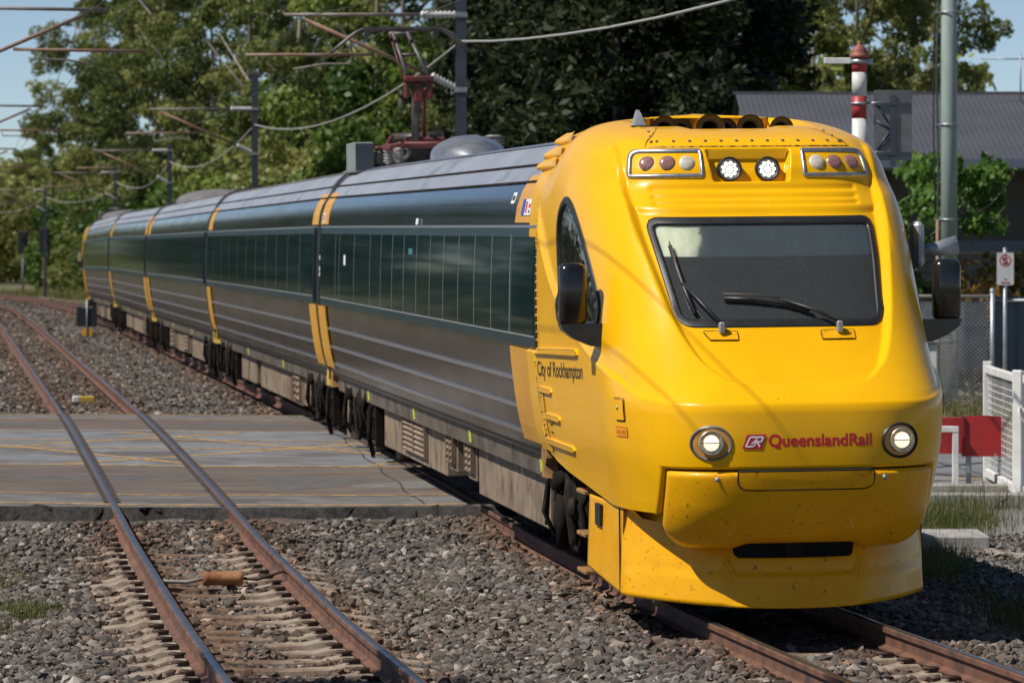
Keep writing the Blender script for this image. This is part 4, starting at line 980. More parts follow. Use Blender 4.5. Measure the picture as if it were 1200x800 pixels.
def put_car(o, loc, nxt, roll=-.6):
    d = Vector(nxt)-Vector(loc); o.location = loc
    o.rotation_euler = (math.atan2(d.z, math.hypot(d.x, d.y)), R(roll), math.atan2(-d.x, d.y))
lead = empty('power_car'); tag(lead, 'leading tilt train car with big yellow nose and raised pantograph', 'train car', 'cars of the tilt train')
zg = herm([28, 52, 74.5, 97, 119.5, 142, 164], [-.09, .0, .0, -.03, -.04, -.14, -.27])
CY = [28, 52, 74.5, 97, 119.5, 142, 164]
CP = []
for Y in CY:
    p = track(Y, 0); CP.append(Vector((5.90-.1375*Y-(.015 if Y == 28 else 0), Y, float(zg(Y)))))
put_car(lead, CP[0], CP[1])
cab(lead)
pw = [4.66, 6.08, 7.25, 8.4, 9.55, 10.7, 11.8, 12.95, 14.1, 15.2, 16.35, 17.5, 19.3, 21.1, 21.6, 23.6]
coach(lead, 5.0, 24.05, pw, [(5.02, 6.1), (23.05, 24.0)],
      [dict(y0=6.0, y1=10.6, z0=.24, split=(8.2,)), dict(y0=10.8, y1=11.4, z0=.34, depth=.35, louv=[(10.85, 11.35, .42, .80, 6)]), dict(y0=12.3, y1=12.9, z0=.34, depth=.35, louv=[(12.35, 12.85, .42, .80, 6)]),
       dict(y0=13.2, y1=17.9, z0=.25, split=(14.6, 16.9), louv=[(14.7, 16.8, .34, .78, 8)]), dict(y0=17.95, y1=19.0, z0=.25, split=(18.4,)), dict(y0=23.2, y1=23.5, z0=.12, z1=.85, depth=.15)],
      blocks=(False, True), cabend=True, pant=True)
b = MB(); b.prism([(4.9, .97), (5.15, .97), (5.16, .90), (5.1, .84), (5.15, .74), (4.9, .74), (4.95, .84), (4.88, .9)], 'x', -1.10, -1.0); b.build('corner_block', M['ochre'], lead)
bogie(lead, 4.1); bogie(lead, 21.3)
# fine print: small plates on the stripes and the flank
def plate(y, z, w, h, m, root, sx=-1, out=.012):
    b = MB(); side_strip(b, sx, y, y+w, (z, z+h), out, .008); return b.build('small_plate', M[m], root)
for y, m in ((5.60, 'blue'), (5.42, 'decalwhite'), (5.24, 'decalwhite')): plate(y, 2.84, .16, .13, m, lead)
plate(5.46, 2.86, .07, .09, 'red', lead, out=.0135); plate(5.28, 2.90, .07, .03, 'red', lead, out=.0135); plate(5.28, 2.86, .07, .02, 'blue', lead, out=.0135)
plate(6.3, 2.94, .2, .09, 'decalwhite', lead); plate(6.33, 2.965, .05, .04, 'blackdecal', lead, out=.0135); plate(6.41, 2.965, .05, .04, 'blackdecal', lead, out=.0135)
plate(13.1, 2.77, .18, .06, 'decalwhite', lead, out=.02); plate(23.5, 2.80, .2, .12, 'decalwhite', lead); plate(23.55, 2.82, .09, .08, 'blue', lead, out=.0135)
for y, z in ((23.9, 2.2), (23.9, 2.13), (23.9, 2.34)): plate(y, z, .07, .05, 'decalwhite', lead, out=.012)
b = MB(); side_strip(b, -1, 13.3, 13.65, (2.47, 2.53), .0365, .006); b.build('window_sticker', mat('teal_sticker', (.03, .17, .19), .4), lead)
b = MB(); side_strip(b, -1, 20.3, 20.5, (2.30, 2.42), .0365, .006); b.build('window_sticker', M['decalwhite'], lead)
# pantograph on the rear of the roof
pg = MB()
for x in (-.5, .5): pg.tube([(x, 20.6, 3.72), (x, 23.4, 3.72)], .028, 8)
for y in (20.7, 21.9, 23.3): pg.tube([(-.55, y, 3.72), (.55, y, 3.72)], .028, 8)
pg.tube([(-.66, 20.4, 3.66), (-.5, 22.6, 3.70), (-.35, 23.2, 3.86)], .028, 8); pg.bbox(-.25, .25, 22.55, 22.75, 3.76, 3.84, .02); pg.bbox(.2, .45, 21.3, 21.8, 3.74, 3.82, .02)
pan = pg.build('pantograph', M['panred'], lead)
ins = MB().lathe([(.03, 0)]+[((.07 if k % 2 else .04), .02+.02*k) for k in range(8)]+[(.03, .18)], n=12).mesh('insulator', M['insgrey'])
for x in (-.52, .52):
    for y in (20.8, 22.0, 23.2):
        q = link('insulator', ins, pan); q.location = (x, y, 3.5)
b = MB(); b.tube([(-.12, 22.6, 3.78), (-.16, 22.1, 4.45)], .05, 8); b.build('lower_arm', M['pangrey'], pan)
b = MB(); b.tube([(.0, 22.7, 3.80), (-.05, 22.2, 4.42)], .022, 6); b.bbox(-.32, .04, 21.98, 22.12, 4.50, 4.57, .015); b.bbox(-.31, -.25, 22.0, 22.15, 4.30, 4.50, .015); b.bbox(-.03, .03, 22.0, 22.15, 4.30, 4.50, .015); b.bbox(-.2, -.08, 22.0, 22.14, 4.25, 4.5, .02); b.build('knuckle', M['panred'], pan)
b = MB()
b.tube([(-.26, 22.08, 4.55), (-.40, 22.5, 5.12)], .026, 7); b.tube([(.0, 22.08, 4.55), (-.22, 22.5, 5.12)], .026, 7); b.tube([(-.33, 22.3, 4.84), (-.10, 22.3, 4.84)], .022, 6); b.build('upper_arm', M['pangrey'], pan)
b = MB(); b.tube([(-.32, 22.02, 4.5), (-.44, 22.45, 5.1)], .012, 6); b.build('thin_rod', M['panred'], pan)
b = MB()
for y in (22.36, 22.64):
    b.tube([(-1.16, y, 4.88), (-1.02, y, 4.99), (-.86, y, 5.12), (-.80, y, 5.15), (-.3, y, 5.165), (.22, y, 5.15), (.30, y, 5.11), (.44, y, 4.98), (.54, y, 4.88)], .02, 6)
    b.box(-.78, .2, y-.02, y+.02, 5.16, 5.185)
b.tube([(-.72, 22.36, 5.1), (-.72, 22.64, 5.1)], .04, 8); b.tube([(.12, 22.36, 5.1), (.12, 22.64, 5.1)], .04, 8); b.tube([(-.45, 22.5, 5.1), (-.15, 22.5, 5.1)], .03, 8)
b.build('collector_head', M['pangrey'], pan)
b = MB(); b.bbox(-.84, -.60, 22.95, 24.0, 3.42, 3.79, .012); cb = b.build('roof_cabinet', M['boxgreen'], lead)
b = MB(); b.box(-.825, -.615, 22.935, 22.949, 3.44, 3.775); b.build('cabinet_shade_face', M['boxshade'], cb)  # dark slab paints shade on the end face beside the sunlit side
b = MB(); b.bbox(-.2, .5, 22.9, 23.7, 3.48, 3.78, .03); b.tube([(-.3, 23.5, 3.84), (.3, 23.3, 3.86)], .07, 8); b.tube([(-.4, 23.6, 3.5), (-.2, 23.2, 3.7), (.1, 22.8, 3.84)], .04, 8); b.build('roof_switchgear', M['horn'], lead)
b = MB()
for k in range(11): b.lathe([(.05, 0), (.10, .018), (.05, .036)], (-.28+.0*k, 22.95-.04*k, 3.66), 'y', 12)
for k in range(7): b.lathe([(.06, 0), (.13, .02), (.06, .04)], (.55, 20.3, 3.52+.042*k), 'z', 12); b.lathe([(.06, 0), (.13, .02), (.06, .04)], (.30, 20.3, 3.52+.042*k), 'z', 12)
tag(b.build('roof_insulators', M['insgrey'], lead), kind='stuff')
n = 20; P = np.array([[(.42*math.cos(a)*(1-.10*math.sin(3*a+t*5)*t)*math.sin(math.pi*(.04+.92*t))**.6, 17.6+1.5*t, 3.47+.30*math.sin(a)**.8*math.sin(math.pi*(.04+.92*t))**.6) for a in np.linspace(0, math.pi, n)] for t in np.linspace(0, 1, 14)])
MB().grid(P).build('roof_cover', M['silver'], lead)

L = 22.66
std = np.linspace(.5, 22.1, 12).tolist()
def mid_car(label, stripes, boxes, humps=(), k=1, panes=std):
    r = empty('carriage'); tag(r, label, 'train car', 'cars of the tilt train'); put_car(r, CP[k], CP[k+1])
    coach(r, .06, L-.28, panes, stripes, boxes, humps); bogie(r, 2.4); bogie(r, 20.2); return r
boxA = [dict(y0=4.0, y1=5.6, z0=.27, louv=()), dict(y0=5.75, y1=6.9, z0=.25, louv=[(5.8, 6.85, .32, .8, 5)]), dict(y0=7.0, y1=8.0, z0=.25, m='rustbox'), dict(y0=8.05, y1=13.6, z0=.25, split=(9.9, 11.8)), dict(y0=14.6, y1=17.8, z0=.26, split=(16.1,))]
boxB = [dict(y0=4.6, y1=5.4, z0=.27), dict(y0=5.5, y1=9.4, z0=.24, split=(7.4,)), dict(y0=10.2, y1=12.2, z0=.27, louv=[(10.3, 12.1, .34, .8, 6)]), dict(y0=12.6, y1=14.8, z0=.25), dict(y0=15.5, y1=17.9, z0=.26, louv=[(15.6, 16.9, .32, .8, 5)], split=(17.0,))]
c2 = mid_car('second car of the train, directly behind the yellow-nosed car', [(.12, 1.05), (L-1.3, L-.34)], boxA, [(6.0, 6.8, .16, .3)], 1)
c3 = mid_car('third car of the train, with two low grey humps on its roof', [(L-1.3, L-.34)], boxB, [(13.0, 15.5, .28, .75), (16.5, 19.0, .30, .75)], 2, np.linspace(.5, 22.1, 15).tolist())
def copy_car(src, k, label):
    c = copy_tree(src); c['label'] = label; put_car(c, CP[k], CP[k+1]); return c
c4 = copy_car(c2, 3, 'fourth car of the train, halfway down the far end of the train')
c5 = copy_car(c3, 4, 'fifth car of the train, last but one at the far end')
tail = copy_tree(lead, skip=('pantograph', 'train_name', 'operator_name', 'small_plate', 'window_sticker', 'logo_plate', 'logo_stroke', 'side_camera'))
tail['label'] = 'sixth and last car of the train, yellow edge at its far end'
tail.name = 'power_car.001'
t_end = CP[5]+(CP[6]-CP[5]).normalized()*24.2
d = CP[5]-CP[6]; tail.location = t_end; tail.rotation_euler = (math.atan2(d.z, math.hypot(d.x, d.y)), R(.6), math.atan2(-d.x, d.y)-R(1.9)); tail.location = CP[5]+Vector((CP[6]-CP[5])).normalized()*24.2+Vector((24.2*math.sin(R(1.9)), 0, 0))

# ------------------------------------------------------------------ overhead line: masts, cantilevers, wires
def insul(b, p0, p1, n, r=.075):
    p0 = Vector(p0); p1 = Vector(p1); pts = []; rs = []
    for k in range(n*2+1): pts.append(p0+(p1-p0)*k/(n*2)); rs.append(r if k % 2 else r*.5)
    b.tube(pts, rs, 10)
def mast(Y, v, top, sg, label, low=True):
    """sg=+1: mast right of its track with arms to the left; -1 mirrored"""
    r = empty('overhead_mast', tuple(track(Y, v, -.3)), GAPYAW); tag(r, label, 'railway mast', 'overhead line masts')
    z0 = -.3
    b = MB(); b.box(-.085, .085, -.085, -.07, 0, top+.3); b.box(-.085, .085, .07, .085, 0, top+.3); b.box(-.012, .012, -.07, .07, 0, top+.3); b.build('mast_column', M['mast'], r)
    b = MB(); b.bbox(-.3, .3, -.3, .3, -.2, .12, .03); b.build('footing', M['slab'], r)
    q = lambda x, z: (sg*x, 0, z+.3)
    b = MB(); b.tube([q(-.65, 6.29), q(-2.95, 6.27)], .03, 8); b.build('top_tube', M['greypipe'], r)
    b = MB(); b.tube([q(-.45, 5.25), q(-2.62, 6.2)], .032, 8); b.build('bracket_tube', M['rustpipe'], r)
    b = MB(); b.tube([q(-1.45, 5.62), q(-3.6, 5.60)], .026, 8); b.build('registration_tube', M['rustpipe'], r)
    b = MB(); b.tube([q(-1.85, 5.58), q(-1.86, 5.46), q(-2.3, 5.46), q(-2.8, 5.37)], .018, 6); b.build('steady_arm', M['greypipe'], r)
    for pa, pb in ((q(-.08, 6.29), q(-.68, 6.29)), (q(-.05, 5.05), q(-.5, 5.28))): b = MB(); insul(b, pa, pb, 8); b.build('insulator', M['porcelain'], r)
    for zq in (6.55, 5.3): b = MB(); b.box(-.1, .1, -.1, .1, zq, zq+.08); b.build('mast_bracket', M['galv'], r)
    return r
MV = 2.62
MY = [68, 114, 158, 198, 246, 290]
labs = ['nearest overhead mast, cut by the top of the photo, beside the raised pantograph', 'second overhead mast, left of the pantograph with a sagging cable tied to it',
        'third overhead mast standing behind the middle of the train', 'fourth overhead mast with dark gear at its foot above the far roofs', 'fifth overhead mast just beyond the end of the train', 'sixth overhead mast, smallest, in the trees at far left']
for Y, l_, tp in zip(MY, labs, [7.35, 7.3, 6.5, 6.6, 6.6, 6.6]): mast(Y, MV, tp, 1, l_)
for k, Y in enumerate([67, 112, 156, 198]):
    mast(Y, LT-MV, 7.3, -1, ['nearest left-side mast, its big rusty arms reaching into the sky at top left', 'second left-side mast, only its arms show at the left edge below the nearest ones', 'third left-side mast, its short arms at the left edge before the trees', 'farthest left-side mast, its tiny arms low at the left edge'][k])
def span(name, pts_v, z_at, sag, r, m, lab, Ys, cat='wire'):
    b = MB(); P = []
    for a, c in zip(Ys[:-1], Ys[1:]):
        for t in np.linspace(0, 1, 12, endpoint=False):
            Y = a+(c-a)*t; p = track(Y, pts_v); P.append((p[0], p[1], p[2]+z_at-sag*4*t*(1-t)))
    b.tube(P, r, 5); return tag(b.build(name, M[m]), lab, cat)
MYs = [-20, 22]+MY
for v, w in ((0, 'right-hand'), (LT, 'left-hand')):
    span('contact_wire', v-.1, 5.33, .02, .0055, 'wire', f'thin contact wire above the {w} track', MYs)
    span('catenary_wire', v-.05, 6.25, .55, .006, 'wire', f'sagging catenary wire hung above the {w} track', MYs)
span('earth_cable', MV, 5.85, .62, .019, 'cable', 'pale sagging cable tied along the right-hand masts', MYs, 'cable')

# ------------------------------------------------------------------ trees, shrubs, grass
def leaf_cloud(centers, radii, n, size, elong=1.6, tintc=None, droop=0):
    """n small leaf faces spread through clumps"""
    C = np.asarray(centers, float); Rr = np.asarray(radii, float); w = Rr**2; w /= w.sum()
    i = rng.choice(len(C), n, p=w)
    d = rng.normal(0, 1, (n, 3)); d /= np.linalg.norm(d, axis=1, keepdims=True)
    rad = Rr[i]*(.35+.65*rng.random(n)**.5); p = C[i]+d*rad[:, None]*np.array([1, 1, .8])
    a = rng.normal(0, 1, (n, 3)); a[:, 2] -= droop; a /= np.linalg.norm(a, axis=1, keepdims=True)
    b = np.cross(a, d+rng.normal(0, .5, (n, 3))); b /= np.linalg.norm(b, axis=1, keepdims=True)
    s = size*(.6+.8*rng.random(n)); la = a*(s*elong/2)[:, None]; lb = b*(s/2)[:, None]
    V = np.stack([p-la, p+lb, p+la, p-lb], 1).reshape(-1, 3); Q = np.arange(4*n).reshape(n, 4)
    t = (tintc[i] if tintc is not None else .5)+rng.normal(0, .13, n)
    return V, Q, np.clip(t, 0, 1)
def crown_gum(h, w, n, size=.16, dense=1.0, seed=0, base=.3):
    g = np.random.default_rng(seed); k = int(62*dense); cs = []; rs = []
    for _ in range(k):
        t = g.random(); z = h*(base+(1-base)*t); ww = w*(.45+.75*math.sin(math.pi*min(1, t*.85+.12)))*.5
        a = g.random()*6.28; r = ww*g.random()**.45; cs.append((r*math.cos(a), r*math.sin(a), z+g.normal(0, .3))); rs.append((.40+.6*g.random())*w/9)
    tc = list(np.clip(g.normal(.5, .25, k), 0, 1))
    for q in range(k):            # smaller sprays breaking up each clump's edge
        for _ in range(3):
            d = g.normal(0, 1, 3); d /= np.linalg.norm(d); rr = rs[q]*(.9+.7*g.random()); cs.append((cs[q][0]+d[0]*rr, cs[q][1]+d[1]*rr, cs[q][2]+d[2]*rr*.7)); rs.append(rs[q]*(.35+.3*g.random())); tc.append(float(np.clip(tc[q]+g.normal(.05, .15), 0, 1)))
    return leaf_cloud(cs, rs, n, size, 1.7, np.array(tc), .8)
def trunk_mesh(h, r, limbs, seed, m, lean=.0, fork=.35):
    g = np.random.default_rng(seed); b = MB(); pts = [(0, 0, -.4)]; x = y = 0
    for k in range(1, 9):
        x += g.normal(lean*.2, .012*h); y += g.normal(0, .012*h); pts.append((x*.6, y*.6, h*.92*k/8))
    b.tube(pts, [r*(1.25 if k == 0 else 1)*(1-.86*k/8) for k in range(9)], 8)
    for _ in range(limbs):
        k = g.integers(int(8*fork), 8); p = Vector(pts[k]); a = g.random()*6.28; l = h*(.16+.16*g.random())
        q = [p, p+Vector((math.cos(a), math.sin(a), .6))*l*.5, p+Vector((math.cos(a), math.sin(a), .9))*l]
        b.tube(q, [r*.32, r*.2, r*.05], 6)
    return b.mesh('trunk', m)
CR = {}
def crown_mesh(key):
    if key in CR: return CR[key]
    kind, i = key
    if kind == 'gum':
        V, Q, t = crown_gum(15, [7.5, 8.5, 6.5, 9][i], 44000, .095, [.85, 1.05, .75, 1.0][i], 10+i, [.16, .10, .25, .2][i]); m = M['leaf_gum']
    elif kind == 'green':
        V, Q, t = crown_gum(10, [7.5, 6.5, 8.5][i], 38000, .11, 1.25, 20+i, .08); m = M['leaf_green']
    elif kind == 'sparse':
        V, Q, t = crown_gum(15, 7.5, 20000, .095, .62, 30+i, .45); m = M['leaf_gum']
    elif kind == 'pine':
        g = np.random.default_rng(40+i); cs, rs = [], []
        for z in np.linspace(.8, 14, 26):
            w = 3.9*(1-(z/15)**1.4)+.5
            for a in np.arange(0, 6.28, .75): rr = w*(.35+.65*g.random()); aa = a+g.random(); cs.append((rr*math.cos(aa), rr*math.sin(aa), z-.12*rr+g.normal(0, .25))); rs.append(.55+.35*g.random())
        V, Q, t = leaf_cloud(cs, rs, 40000, .11, 2.4, np.clip(g.normal(.45, .2, len(cs)), 0, 1), .3); m = M['leaf_dark']
    elif kind == 'shrub':
        g = np.random.default_rng(50+i); cs, rs = [], []
        for _ in range(60):
            a = g.random()*6.28; r = 2.1*g.random()**.6; cs.append((r*math.cos(a), r*math.sin(a), .5+3.0*g.random()*(1-(r/2.6)**2))); rs.append(.4+.4*g.random())
        V, Q, t = leaf_cloud(cs, rs, 18000, .10, 1.5, np.clip(g.normal(.5, .22, 60), 0, 1)); m = M['leaf_green'] if i != 1 else M['leaf_gum']
    elif kind == 'broad':
        g = np.random.default_rng(60+i); cs, rs = [], []
        for _ in range(26):
            a = g.random()*6.28; r = .62*g.random()**.6; cs.append((r*math.cos(a), r*math.sin(a), [1.3, 2.8][i % 2]+[1.9, 1.1][i % 2]*g.random())); rs.append(.15+.16*g.random())
        V, Q, t = leaf_cloud(cs, rs, 1500, .09, 1.6, np.clip(g.normal(.55, .2, 26), 0, 1), .6); m = M['leaf_broad']
    elif kind == 'gold':
        g = np.random.default_rng(70+i); cs, rs = [], []
        for _ in range(40): cs.append((g.normal(0, .75), g.normal(0, .3), .3+1.7*g.random())); rs.append(.25+.2*g.random())
        V, Q, t = leaf_cloud(cs, rs, 2600, .10, 1.5, np.clip(g.normal(.5, .25, 40), 0, 1)); m = M['leaf_gold']
    CR[key] = fastmesh('crown', V, Q, m, False, t); return CR[key]
TR = {}
def tree(name, X, Y, h, key, label, cat='tree', group='trees behind the railway', tk='trunk', r=.22, limbs=5, ws=1.0, h0=None, fork=.35):
    o = empty(name, (X, Y, float(zr(min(Y, 400)))-.36), random.random()*6.28)
    tag(o, label, cat, group)
    base = {'gum': 15, 'green': 10, 'sparse': 15, 'pine': 14.5, 'shrub': 3.6, 'broad': [3.2, 3.9][key[1] % 2], 'gold': 2.0}[key[0]]; s = h/base
    c = link('crown', crown_mesh(key), o); c.scale = (s*ws, s*ws, s)
    kk = (key[0], tk, round(r, 2), key[1])
    if kk not in TR: TR[kk] = trunk_mesh(base*.95, r, limbs, hash(key[1])+3, M[tk], fork=fork)
    t = link('trunk', TR[kk], o); t.scale = (s, s, s)
    return o
FT = [  # px in the photograph, distance, height, kind, label
    (62, 352, 13.5, ('gum', 0), 'low gum tree at the left end of the tree line'), (135, 335, 24, ('gum', 1), 'tall gum tree at the left edge of the tree wall against the sky'),
    (178, 310, 25, ('gum', 3), 'tall leafy gum tree above the end of the train'), (205, 285, 25, ('gum', 1), 'tall gum tree with pale flowers behind the third mast'),
    (252, 250, 22, ('gum', 0), 'tall gum tree left of the second mast'), (300, 215, 21, ('gum', 3), 'broad gum tree behind the second mast'),
    (352, 188, 19, ('gum', 2), 'yellowish gum tree between the second mast and the pantograph'), (400, 170, 18, ('gum', 1), 'gum tree left of the pantograph'),
    (438, 160, 18, ('sparse', 0), 'thin gum tree with a bare straight trunk behind the pantograph'), (470, 152, 17, ('gum', 0), 'gum tree behind the pantograph head'),
    (520, 138, 16, ('gum', 2), 'gum tree right behind the nearest mast'), (575, 128, 15, ('green', 0), 'dense green tree right of the nearest mast'),
    (650, 106, 14.5, ('pine', 0), 'dark pine behind the silver roof cover'), (725, 100, 15, ('pine', 1), 'darkest broad pine behind the nose of the train'),
    (800, 104, 15, ('pine', 0), 'dark pine nearest to the house roof'), (690, 122, 16, ('gum', 3), 'tall gum tree rising behind the dark pines'),
    (858, 128, 15, ('sparse', 1), 'open gum tree at the left end of the house roof'), (905, 132, 15.5, ('gum', 2), 'leafy gum tree above the left part of the roof'),
    (955, 140, 15.5, ('sparse', 0), 'gum tree with bare forked limbs above the middle of the roof'), (1003, 136, 14, ('gum', 0), 'gum tree behind the striped post'),
    (1060, 150, 13.2, ('sparse', 1), 'airy gum tree left of the green pole'), (1128, 165, 10.6, ('sparse', 0), 'small lone gum tree right of the green pole')]
for px, Y, h, key, lab in FT:
    tk = 'paletrunk' if key[0] in ('sparse',) or lab.startswith(('tall gum', 'yellowish')) else 'trunk'
    tree('pine_tree' if key[0] == 'pine' else 'gum_tree' if key[0] != 'green' else 'leafy_tree', atx(px, Y), Y, h, key, lab, tk=tk, r=.24 if key[0] != 'sparse' else .17, ws=1.0 if key[0] != 'pine' else 1.15)
SH = [(120, 300, 8, 0), (160, 275, 8, 1), (205, 250, 8, 2), (240, 222, 7.5, 0), (285, 200, 7, 2), (330, 175, 6.5, 0), (372, 160, 6.5, 1), (415, 148, 6, 2), (455, 138, 5.5, 0), (500, 126, 5.5, 1), (548, 118, 5, 2), (600, 108, 5, 0), (845, 102, 4.6, 2), (655, 98, 5, 1)]
SL = ['under the tall gums beyond the end of the train', 'below the third mast, yellow green', 'behind the far roof humps', 'just left of the second mast', 'just right of the second mast', 'behind the gap between first and second cars', 'left of the roof cabinet', 'directly behind the roof cabinet', 'behind the red pantograph base', 'left of the nearest mast above the roof', 'right of the nearest mast above the silver cover', 'under the dark pines behind the roof edge', 'at the left end of the house', 'between the dark pines']
for (px, Y, h, i), w in zip(SH, SL):
    tree('shrub', atx(px, Y), Y, h, ('shrub', i), f'bushy green shrub {w}', 'shrub', 'shrubs below the trees', r=.09, limbs=5, ws=1.15)
# woodland massed far behind and, out of frame, the belt along the left of the line that the steel sides mirror
def belt(name, spots, n, size, m, lab):
    cs = []; rs = []
    for X, Y, h, w in spots:
        for _ in range(26):
            a = rng.random()*6.28; r = w*rng.random()**.5; cs.append((X+r*math.cos(a), Y+r*math.sin(a), -.6+float(zr(min(Y, 400)))+h*rng.random()**.8*(1-.35*(r/w)**2))); rs.append(w*(.24+.2*rng.random()))
    V, Q, t = leaf_cloud(cs, rs, n, size, 1.5, np.clip(rng.normal(.5, .2, len(cs)), 0, 1)); tag(link(name, fastmesh(name, V, Q, m, False, t)), lab, kind='stuff')
belt('woodland', [(atx(px, Y), Y, h, 9) for px, Y, h in [(-20, 520, 15), (25, 540, 16.5), (60, 520, 15), (120, 470, 17), (170, 420, 18), (230, 380, 18), (290, 320, 17), (350, 270, 16), (410, 240, 15), (470, 220, 15), (530, 200, 15), (600, 180, 14), (680, 170, 14), (760, 170, 14), (840, 175, 13), (920, 180, 12), (1000, 185, 11), (-60, 430, 13), (-15, 440, 14), (20, 450, 13.5), (48, 455, 13), (75, 445, 14), (100, 430, 15), (5, 600, 17), (45, 610, 16)]], 120000, .38, M['leaf_gum'], 'far wood massed behind the single trees')
belt('woodland', [(-.165*Y-6, Y, 4.5, 3) for Y in np.arange(52, 120, 6)]+[(-.168*Y-9+3*math.sin(Y*.13), Y, (19 if Y < 200 else 25)+4*math.sin(Y*.31), 6) for Y in np.arange(125, 560, 6)]+[(-.172*Y-14, Y, 26, 13) for Y in np.arange(560, 1500, 20)]+[(X, 620, 24, 12) for X in np.arange(-150, -91, 7)], 170000, .36, M['leaf_dark'], 'belt of trees left of the line, seen mirrored in the train')
# a street tree behind the camera's left whose shade falls on the nearest ballast
tree('gum_tree', -6.4, 20.9, 11.5, ('sparse', 0), 'gum tree out of frame at left whose shade mottles the near ballast', group='trees near the platform', tk='paletrunk', r=.17)

def blades(pts, hmin, hmax, w, name, lab, lean=.35, tc=.5):
    n = len(pts); p = np.asarray(pts); a = rng.random(n)*6.28; h = hmin+(hmax-hmin)*rng.random(n); d = np.stack([np.cos(a), np.sin(a), 0*a], -1)
    s = np.stack([-np.sin(a), np.cos(a), 0*a], -1)*(w/2); ln = (lean*h*rng.random(n)*1.4)[:, None]*d; up = np.array([0, 0, 1.])*h[:, None]
    V = np.stack([p-s, p+s, p+ln*.35+up*.6+s*.7, p+ln*.35+up*.6-s*.7, p+ln+up], 1).reshape(-1, 3)
    k = np.arange(n)[:, None]*5; Q = np.concatenate([k+np.array([0, 1, 2, 3]), k+np.array([3, 2, 4, 4])], 0)
    Q1 = (k+np.array([0, 1, 2])), (k+np.array([0, 2, 3])), (k+np.array([3, 2, 4])); Q = np.concatenate(Q1, 0)
    t = np.clip(tc+rng.normal(0, .2, n), 0, 1); tag(link(name, fastmesh(name, V, Q, M['grass'], False, np.tile(t, 3))), lab, kind='stuff')
def patch(cx, cy, sx, sy, n, z=-.3):
    x = rng.normal(cx, sx, n); y = rng.normal(cy, sy, n); return np.stack([x, y, zr(y)+z], -1)
# grass left of the near track
G = []
for px, py, sx, n in [(12, 628, .24, 2600), (40, 614, .22, 1500), (72, 607, .14, 600), (5, 655, .08, 160), (18, 715, .18, 1100), (8, 680, .1, 160), (62, 603, .1, 180), (10, 602, .22, 900), (35, 640, .12, 120), (3, 735, .1, 90), (492, 700, .05, 60), (440, 645, .04, 40), (560, 660, .03, 24), (478, 632, .04, 30)]:
    Y = F*2.85/(py-HOR); G.append(patch(atx(px, Y), Y, sx, .35 if sx > .07 else .05, n, -.27))
blades(np.concatenate(G), .05, .17, .009, 'grass_tufts', 'green grass tufts among the stones by the tracks', .6, .55)
# weeds and grass on the right of the train
G = []
for px, Y, sx, sy, n in [(1100, 41.5, .28, .8, 900), (1120, 42.5, .35, .6, 700), (1108, 37, .12, .5, 420), (1150, 44.5, .5, .4, 500), (1090, 36, .12, .5, 300)]: G.append(patch(atx(px, Y), Y, sx, sy, n, -.31))
blades(np.concatenate(G), .08, .36, .007, 'tall_weeds', 'tall weeds growing against the right side of the train', .5, .5)
blades(patch(atx(1196, 31), 31, .22, 1.6, 700, -.31), .06, .3, .010, 'tall_weeds', 'shaded weeds at the lower right edge', .6, .35)
G = np.stack([rng.uniform(5.5, 12, 7000), rng.uniform(60, 74, 7000), np.zeros(7000)], -1); G[:, 2] = zr(G[:, 1])-.35
blades(G, .05, .22, .016, 'verge_grass', 'dry yellow green grass in front of the wire fence', .5, .6)
G = np.stack([rng.uniform(6.4, 9.5, 1600), rng.uniform(49.6, 51, 1600), np.zeros(1600)], -1); G[:, 2] = zr(G[:, 1])-.35
blades(G, .06, .25, .012, 'verge_grass', 'grass around the red counterweight', .5, .62)
n = 14000; Yv = 120+180*rng.random(n); vv = 4.2+9*rng.random(n); P = track(Yv, vv); P[:, 2] -= .38
blades(P, .15, .55, .05, 'verge_grass', 'sunlit grass strip beside the track at far left', .5, .72)

# ------------------------------------------------------------------ house, pole, fences, crossing gear on the right
X0, X1 = atx(868, 90), atx(1420, 88)
house = empty('house', (X0, 87, -.36)); tag(house, 'low house with slate grey sheet roof and dark brown boarded wall', 'house')
hl = lambda X, Y, Z: (X-X0, Y-87, Z+.36)
b = MB(); n = int((X1-X0)/.06); P = []
for (Y, Z) in [(85.6, 4.23), (88.8, 5.05), (92, 5.88)]:
    P.append([hl(X0+.06*k, Y, Z+(.009 if k % 2 else 0)) for k in range(n)])
b.grid(np.array(P), False); roof = b.build('roof', M['roofsheet'], house)
b = MB(); P = [[hl(X0+.06*k, Y, Z) for k in (0, n-1)] for (Y, Z) in [(92.02, 5.88), (98.4, 4.23)]]; b.grid(np.array(P), False); b.build('roof_back', M['roofsheet'], roof)
b = MB(); b.prism([(-1.45, 4.55), (-1.3, 4.40), (-1.3, 4.52), (-1.45, 4.65)], 'x', 0, X1-X0); b.box(0, X1-X0, -1.52, -1.40, 4.46, 4.60); b.build('gutter', M['band'], roof)
b = MB(); b.box(-.05, X1-X0, 4.9, 5.1, 6.22, 6.29); b.build('ridge_cap', M['roofsheet'], roof)
b = MB(); b.tube([hl(atx(1196, 91), 91, 5.7), hl(atx(1196, 91), 91, 6.75)], .02, 6); b.tube([hl(atx(1150, 91), 91, 6.62), hl(atx(1225, 91), 91, 6.62)], .016, 5)
for k in range(4): b.tube([hl(atx(1165+14*k, 91), 90.7, 6.62), hl(atx(1165+14*k, 91), 91.3, 6.62)], .01, 5)
b.build('aerial', M['galv'], house)
b = MB(); b.prism([(87-87.0, 4.5), (98-87, 4.5), (92-87, 6.1)], 'x', .12, .2); b.build('gable', M['board'], house)
b = MB(); b.box(.2, X1-X0, .14, .3, 0, 4.7); b.build('wall', M['board'], house)
